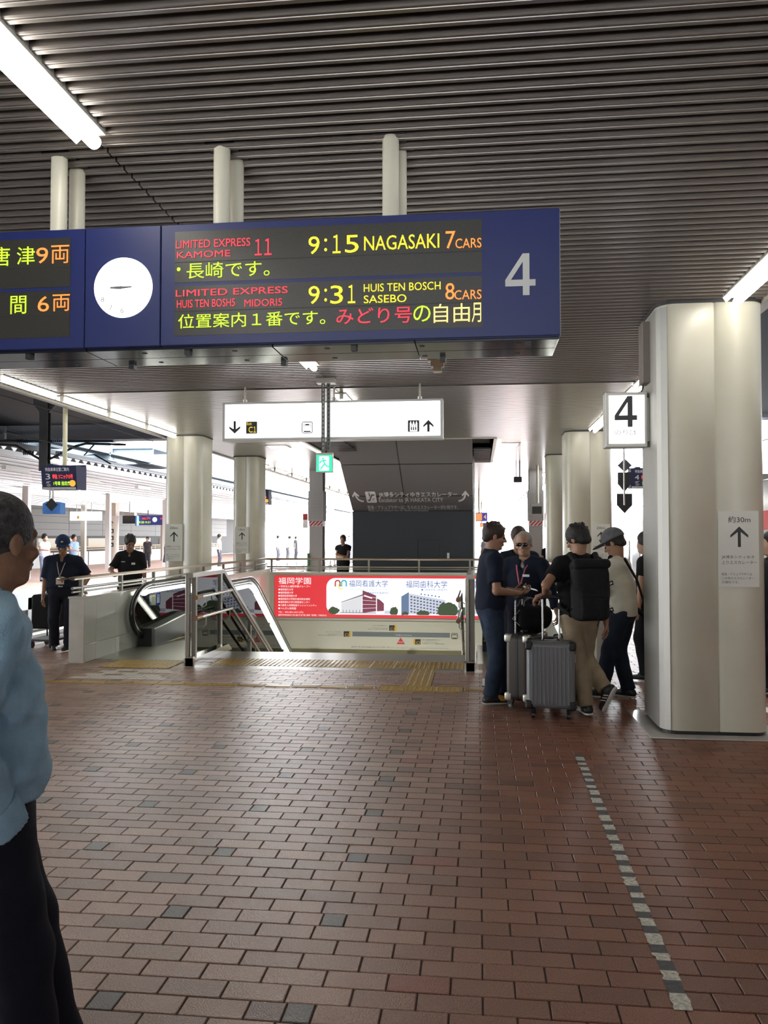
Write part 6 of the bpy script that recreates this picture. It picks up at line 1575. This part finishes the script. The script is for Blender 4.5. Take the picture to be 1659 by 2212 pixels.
part_field('bag_body', (-.1, -.45, .6), (.4, 0, .9), .009, lambda F: (F.rbox((.08, -.27, .74), (.09, .055, .095), .045, 0, rotm(20)), F.wrinkle(.006, (30, 30, 20))), C_black, sb)
m = MB(); m.tube([(-.12, .06, 1.43), (-.02, .13, 1.30), (.12, .14, 1.14), (.20, .02, .98), (.17, -.2, .82)], .028, 8, flat=(.3, (.5, .7, 0))); m.tube([(.0, -.29, .80), (-.04, -.18, 1.20), (-.12, -.08, 1.42)], .024, 8, flat=(.3, (0, 1, 0))); m.build('strap', C_black, sb)

# ---- second hidden man behind, and person behind the near column
p_, _ = person('person mostly hidden behind the man in sunglasses', .47, 9.85, 180, H=1.72, h=.016, detail=False, skin_m=SK_tan, shirt=C_navy, pants=C_dnavy, shoes=M_shoeb, hair=(HAIR_B, .01, 'short'))
p_, _ = person('person in black with a yellow-green strap half hidden by the near column', 1.93, 9.75, 60, H=1.66, h=.016, detail=False, skin_m=SK_mid, shirt=C_black, pants=C_black, shoes=M_shoeb, hair=(HAIR, .01, 'short'), sleeve=.5)
m = MB(); m.tube([(-.10, -.13, 1.40), (-.15, -.16, 1.2), (-.17, -.14, 1.05)], .02, 6); m.build('strap', mat('lime_strap', (.45, .60, .08), .6), p_)
p_, _ = person('person at the right edge of the frame beyond the near column', 3.02, 8.9, 100, H=1.66, h=.016, detail=False, skin_m=SK_mid, shirt=C_black, pants=C_dnavy, shoes=M_shoeb, hair=(HAIR, .01, 'short'), arms={1: dict(w=(.2, .3, 1.1), e=(1, -1, 0))})

# ---- guard in cap
g1, j = person('guard in a navy cap and dark uniform with a neck badge, leaning on the railing', -5.93, 11.35, -168, H=1.60, build=1.25, head=(10, -14, 0), belly=.03, lean=3,
    arms={-1: dict(w=(-.30, .10, .93), e=(-1, -.9, 0), d=(-.6, .3, -.3), n=(0, 0, -1), th=-1, curl=.8), 1: dict(w=(.30, .02, .82), e=(1, -1, 0), curl=.5, th=1)},
    legs={-1: dict(a=(-.10, .03, .085), yaw=-16), 1: dict(a=(.13, -.02, .085), yaw=14)}, skin_m=SK_brown, shirt=C_navy, pants=C_dnavy, shoes=M_shoeb, hair=(HAIR, .004, 'short'), tuck=True, sleeve=.9, open_neck=.05)
hv, HR = j['hv'], j['HR']; C_capn = cloth('navy_cap_fabric', (.012, .028, .075), .1, 20)
cp = empty('cap', (-5.93, 11.35, 0), math.radians(-168), 'navy peaked cap with a yellow badge worn by the guard', 'cap')
part_field('crown', j['hp'] - .22, j['hp'] + .2, .007, lambda F: (F.ell(hv((0, -.008, .045)), tuple(np.array((.094, .115, .11)) * 1.1), 0, HR), F.plane(hv((0, 0, .038)), HR @ np.array((0, 0, -1)))), C_capn, cp)
part_field('peak', j['hp'] - .25, j['hp'] + .25, .005, lambda F: (F.ell(hv((0, .115, .036)), tuple(np.array((.07, .07, .008)) * 1.1), 0, HR @ rotm(0, -12, 0)), F.ell(hv((0, -.012, .045)), tuple(np.array((.08, .10, .09)) * 1.1), 0, HR, 's')), C_capn, cp)
part_field('cap_badge', j['hp'] - .2, j['hp'] + .2, .004, lambda F: F.ell(hv((0, .104, .082)), tuple(np.array((.018, .008, .014)) * 1.1), 0, HR), mat('badge_yellow', (.55, .45, .10), .4), cp)
nk = j['P']['neck']
band_path(g1, 'lanyard', [tuple(nk + np.array(v)) for v in ((-.075, .0, .02), (-.07, .07, -.03), (-.045, .13, -.12), (-.012, .165, -.24), (.0, .17, -.27), (.012, .165, -.24), (.045, .13, -.12), (.07, .07, -.03), (.075, .0, .02))], .005, mat('pale_cord', (.45, .35, .28), .6))
z_ = nk[2]
m = MB(); m.box(-.055, .055, .172, .178, z_ - .385, z_ - .295); bdg = m.build('id_badge', mat('badge_cream', (.55, .48, .38), .5), g1)
m = MB(); m.box(-.045, -.015, .178, .180, z_ - .36, z_ - .33); m.build('badge_photo', mat('badge_red', (.45, .10, .08), .5), bdg)
part_field('belt', (-.35, -.35, .8), (.35, .35, 1.1), .009, lambda F: (F.cap((0, 0, .85), (0, 0, 1.0), .142, None, 0, ((1, 0, 0), 1.5)), F.plane((0, 0, .955), (0, 0, 1)), F.plane((0, 0, .92), (0, 0, -1))), M_black, g1)
m = MB(); m.box(-.03, .03, .138, .15, .92, .955); m.build('belt_buckle', M_steel, g1)
# luggage cart beside the guard
ct = empty('luggage_cart', (-6.32, 11.75, 0), 0, 'dark folded cart with upright handles beside the guard', 'cart')
m = MB(); m.bbox(-.22, .12, -.2, .25, .28, .78, .03); m.build('cart_bag', C_black, ct)
for q in (-.20, -.08, .08): m = MB(); m.tube([(q, .25, .05), (q, .22, .98), (q + .03, .16, 1.0)], .014, 8); m.build('handle', M_black, ct)
m = MB(); m.box(-.25, .15, -.22, .3, .10, .13); m.build('base', M_dark, ct)
for (a, b2) in ((-.2, -.18), (.1, -.18), (-.2, .24), (.1, .24)):
    m = MB(); m.lathe([(.05, a - .015), (.05, a + .015)], b2, .05, 14, axis='x'); m.build('wheel', M_rubber, ct)
# ---- second staff man
s2, j = person('young staff man in a black polo shirt looking down behind the railing', -5.80, 13.35, -168, H=1.63, build=1.05, head=(26, -26, 0),
    arms={1: dict(w=(.20, .30, 1.05), e=(1, -1, 0), d=(-.3, 1, 0), n=(0, .2, 1), th=1, curl=.8), -1: dict(w=(-.28, .03, .80), e=(-1, -1, 0), th=-1, curl=.4)}, skin_m=SK_brown, shirt=C_black, pants=C_black, shoes=M_shoeb, hair=(HAIR, .016, 'messy'), tuck=False, hem=.84, sleeve=.8, open_neck=.05)
z_ = j['P']['neck'][2]
m = MB(); m.box(-.105, -.045, .128, .134, z_ - .20, z_ - .165); m.build('name_badge', M_white, s2)
m = MB(); m.box(.06, .12, .118, .126, z_ - .155, z_ - .145); m.build('shirt_logo', M_white, s2)

# ---- foreground man, back to the camera at the left
fg, j = person('grey-haired man in a light blue shirt at the left foreground edge', -1.375, 2.19, -50, H=1.72, build=1.14, h=.010, head=(27, -2, 0), belly=.055, lean=0, wr_amp=.007, loose=.020, sk=.012, fine=.0035,
    arms={1: dict(w=(.22, .0, .90), e=(.7, -1, 0), nohand=1), -1: dict(w=(-.26, .03, .84), e=(-1, -1, 0), nohand=1)},
    legs={1: dict(a=(.10, .13, .085)), -1: dict(a=(-.10, .24, .085))}, skin_m=SK_dark, shirt=C_chambray, pants=C_dnavy, shoes=M_shoeb, hair=(HAIR_G, .006, 'short'), bald=.5, face='none', sleeve=1.99, hem=.93)
part_field('collar', j['P']['neck'] - .16, j['P']['neck'] + .2, .006, lambda F: (F.cap(j['P']['neck'] - np.array((0, .01, .02)), j['P']['neck'] + np.array((0, .0, .05)), .090, .076, 0, cut=(0, 1)), F.cap(j['P']['neck'] - np.array((0, 0, .1)), j['P']['neck'] + np.array((0, .02, .15)), .068, .070, 0, op='s'), F.cap(j['P']['neck'] + np.array((0, .06, -.05)), j['P']['neck'] + np.array((0, .13, .06)), .03, .05, 0, op='s')), C_chambray, fg)
part_field('belt', (-.35, -.3, .85), (.35, .4, 1.1), .008, lambda F: (F.cap((0, .0, .92), (0, .0, 1.03), .130, None, 0, ((1, 0, 0), 1.50)), F.plane((0, 0, .965), (0, 0, 1)), F.plane((0, 0, .93), (0, 0, -1))), mat('brown_belt', (.05, .03, .02), .4), fg)
m = MB(); m.box(-.025, .025, .135, .155, .925, .97); m.build('belt_buckle', M_steel, fg)

_el, _wr, _ = j['J'][1]; _d = (_wr - _el) / np.linalg.norm(_wr - _el)
part_field('rolled_cuff', _wr - .14, _wr + .14, .006, lambda F: (F.cap(_wr - _d * .055, _wr + _d * .02, .074, .078, 0, cut=(0, 1)), F.wrinkle(.003, (50, 50, 40))), C_chambray, fg)
# ---- far platform people and others
bgp = [(-15.7, 28.6, -110, 1.72, (.60, .66, .78), (.25, .32, .45), 'man in a white shirt with a face mask on the far platform', dict(arms={1: dict(w=(.15, .35, 1.15), e=(1, -1, 0))})),
       (-15.9, 31.2, -110, 1.70, (.20, .28, .42), (.03, .05, .10), 'man in a blue shirt and dark jeans looking at a phone on the far platform', dict(arms={1: dict(w=(.15, .35, 1.1), e=(1, -1, 0))})),
       (-15.6, 35.8, 0, 1.72, (.62, .62, .66), (.05, .05, .06), 'man in a white shirt with a red shoulder bag on the far platform', {}),
       (-17.3, 42.0, 180, 1.62, (.05, .05, .06), (.04, .04, .05), 'distant dark-haired person facing the camera', {}),
       (-15.0, 39.5, -90, 1.62, (.30, .33, .38), (.04, .04, .06), 'person in a grey shirt near the distant departure board', {}),
       (-14.9, 38.5, -70, 1.58, (.04, .045, .09), (.04, .045, .09), 'woman in a dark navy dress on the far platform', dict(skirt=True)),
       (-14.7, 41.0, -80, 1.70, (.75, .75, .78), (.16, .24, .42), 'person in white and pale jeans on the far platform', {}),
       (-14.5, 43.0, -60, 1.72, (.75, .75, .76), (.62, .62, .62), 'person in white leaning forward beside the left column', dict(lean=10)),
       (-14.2, 44.4, -80, 1.76, (.55, .56, .62), (.05, .05, .07), 'tall person behind the one in white beside the left column', {}),
       (-13.5, 55.0, -90, 1.7, (.7, .7, .7), (.08, .08, .1), 'leftmost tiny distant person between the two left cream columns', {}),
       (-13.3, 57.0, -60, 1.7, (.6, .6, .65), (.1, .1, .12), 'tiny distant person in pale clothes bending over luggage', dict(lean=18)),
       (-13.6, 61.0, -100, 1.65, (.03, .03, .04), (.03, .03, .04), 'tiny distant woman in black with a brown bag by the far wall', {}),
       (-9.4, 60.0, 180, 1.7, (.2, .2, .5), (.2, .2, .5), 'tiny distant person in blue left of the dark block', {})]
for i, (x, y, hd, H, c1, c2, lb, kw) in enumerate(bgp):
    if y > 50: x = x
    p_, j = person(lb, x, y, hd, H=H, h=.028, detail=False, skin_m=SK_mid, shirt=cloth('far_shirt_%d' % i, c1), pants=cloth('far_trousers_%d' % i, c2), shoes=M_shoeb, hair=(HAIR, .012, 'long' if kw.get('skirt') else 'short'), group='waiting people in the background', **kw)
    if i == 0: part_field('face_mask', j['hp'] - .15, j['hp'] + .15, .012, lambda F: F.ell(j['hv']((0, .065, -.05)), (.055, .045, .045), 0, j['HR']), M_white, p_)
w1, j = person('woman in black with folded arms standing beside the dark escalator block', -3.70, 22.6, 170, H=1.66, h=.018, detail=False, skin_m=SK_mid, shirt=C_black, pants=C_black, shoes=M_shoeb, hair=(HAIR_B, .010, 'short'), sleeve=.25,
    arms={1: dict(w=(-.05, .24, 1.12), e=(1, -.5, -.8)), -1: dict(w=(.05, .22, 1.18), e=(-1, -.5, -.8))})
bg_ = empty('handbag', (-3.98, 22.5, .30), 0, 'brown bag hanging at the side of the woman in black', 'bag')
m = MB(); m.bbox(-.14, .14, -.06, .06, .0, .32, .02); m.build('bag_body', mat('brown_bag', (.35, .22, .14), .6), bg_); m = MB(); m.tube([(-.08, 0, .32), (-.05, 0, .75), (.05, 0, .75), (.08, 0, .32)], .01, 6); m.build('strap', mat('brown_bag', (.35, .22, .14), .6), bg_)
for (x, y, hd, H, c1, c2, lb) in ((.33, 30.5, 150, 1.74, (.72, .72, .74), (.2, .2, .25), 'man in a white shirt beyond the railing, right of the dark block'), (.62, 29.5, -150, 1.68, (.35, .48, .66), (.1, .12, .2), 'man in a light blue shirt beyond the railing, right of the dark block')):
    person(lb, x, y, hd, H=H, h=.02, detail=False, skin_m=SK_mid, shirt=cloth('mid_shirt_%s' % hd, c1), pants=cloth('mid_trousers_%s' % hd, c2), shoes=M_shoeb, hair=(HAIR, .010, 'short'))
p_, _ = person('dark-clothed person beside the right steel column', 2.02, 24.0, 180, H=1.55, h=.02, detail=False, skin_m=SK_mid, shirt=C_black, pants=C_black, shoes=M_shoeb, hair=(HAIR, .010, 'short'))

# ================================================ LUGGAGE
M_case = mat('grey_shell', (.16, .165, .175), .38, .15, bump=.15, bscale=300); M_case2 = mat('bronze_shell', (.055, .046, .038), .3, .4, bump=.1, bscale=300)
def suitcase(x, y, rz, w, d, h, shell, label, handle, corner, ridges=9, hh=.45):
    r = empty('suitcase', (x, y, 0), math.radians(rz), label, 'suitcase'); z0 = .085
    part_field('shell', (-w, -d, 0), (w, d, h + .1), .009, lambda F: F.rbox((0, 0, z0 + h / 2), (w / 2, d / 2, h / 2), .045), shell, r)
    m = MB(); m.prism(rrect(-w / 2 - .004, w / 2 + .004, z0 - .004, z0 + h + .004, .05, 6), -.012, .012, 'y', True); m.build('zip_band', M_black, r)
    for s_ in (-1, 1):
        for k in range(ridges):
            xx = -w / 2 + .055 + (w - .11) * k / (ridges - 1); m = MB(); m.prism([(xx - .011, s_ * d / 2 - s_ * .004), (xx + .011, s_ * d / 2 - s_ * .004), (xx + .006, s_ * d / 2 + s_ * .006), (xx - .006, s_ * d / 2 + s_ * .006)], z0 + .045, z0 + h - .045, 'z'); m.build('ridge', shell, r)
    for a in (-1, 1):
        for c in (-1, 1):
            m = MB(); m.lathe([(.028, a * (w / 2 - .06) - .012), (.028, a * (w / 2 - .06) + .012)], c * (d / 2 - .03), .028, 16, axis='x'); wh = m.build('wheel', M_rubber, r)
            m = MB(); m.lathe([(.014, a * (w / 2 - .06) - .014), (.014, a * (w / 2 - .06) + .014)], c * (d / 2 - .03), .028, 12, axis='x'); m.build('hub', corner if corner != M_black else M_dsteel, wh)
            m = MB(); m.prism([(-.035, .0), (.035, .0), (.022, -.045), (-.022, -.045)], a * (w / 2 - .06) - .016, a * (w / 2 - .06) + .016, 'x'); m.v = [(p, q + c * (d / 2 - .03), z + z0 + .002) for p, q, z in m.v]; m.build('wheel_bracket', M_black, r)
            for zz in (z0 + .035, z0 + h - .035):
                part_field('corner_guard', (a * (w / 2 - .04) - .07, c * (d / 2 - .04) - .07, zz - .07), (a * (w / 2 - .04) + .07, c * (d / 2 - .04) + .07, zz + .07), .008, lambda F: F.rbox((a * (w / 2 - .025), c * (d / 2 - .03), zz), (.035, .04, .042), .022), corner, r)
    m = MB(); m.tube([(-.07, 0, z0 + h), (-.06, 0, z0 + h + .03), (.06, 0, z0 + h + .03), (.07, 0, z0 + h)], .010, 8, flat=(.8, (0, 0, 1))); m.build('carry_handle', M_black, r)
    m = MB(); m.box(w / 2 - .001, w / 2 + .008, -.03, .03, z0 + h * .68, z0 + h * .8); m.build('lock', M_dsteel, r)
    if handle:
        for q in (-1, 1): m = MB(); m.tube([(q * .075, d / 2 - .05, z0 + h - .01), (q * .075, d / 2 - .05, z0 + h + hh)], .010, 8); m.build('handle_tube', M_alu, r)
        m = MB(); m.tube([(-.09, d / 2 - .05, z0 + h + hh), (-.05, d / 2 - .055, z0 + h + hh + .012), (.05, d / 2 - .055, z0 + h + hh + .012), (.09, d / 2 - .05, z0 + h + hh)], .017, 8); m.build('grip', M_black, r)
    return r
suitcase(.655, 7.72, -7, .43, .26, .60, M_case, 'light grey ribbed suitcase with black corner guards, nearest the camera', True, M_black, 10, .38)
suitcase(.455, 8.13, 62, .42, .25, .62, M_case2, 'bronze brown suitcase with bright corner caps behind the grey suitcase', True, mat('bright_cap', (.60, .58, .50), .25, .7), 6, .33)
suitcase(.83, 8.35, 75, .40, .24, .56, mat('black_shell', (.012, .012, .013), .4), 'black suitcase standing behind the light grey suitcase', False, M_black, 6)
du = empty('duffel_bag', (.49, 8.22, .73), math.radians(20), 'black duffel bag with thin handles resting on the bronze suitcase', 'bag')
part_field('bag_body', (-.3, -.25, -.05), (.35, .25, .4), .010, lambda F: (F.rbox((.03, 0, .12), (.19, .12, .12), .09), F.wrinkle(.008, (14, 18, 10))), C_black, du)
for q in (-1, 1):
    m = MB(); m.tube([(-.09, q * .08, .21), (-.07, q * .05, .28), (.0, q * .03, .31), (.08, q * .05, .28), (.11, q * .08, .2)], .007, 6); m.build('bag_handle', mat('grey_handle', (.2, .2, .2), .4), du)
m = MB(); m.tube([(-.14, -.10, .20), (-.22, -.12, .12), (-.15, -.13, .05)], .004, 5); m.build('cord', mat('grey_handle', (.2, .2, .2), .4), du)
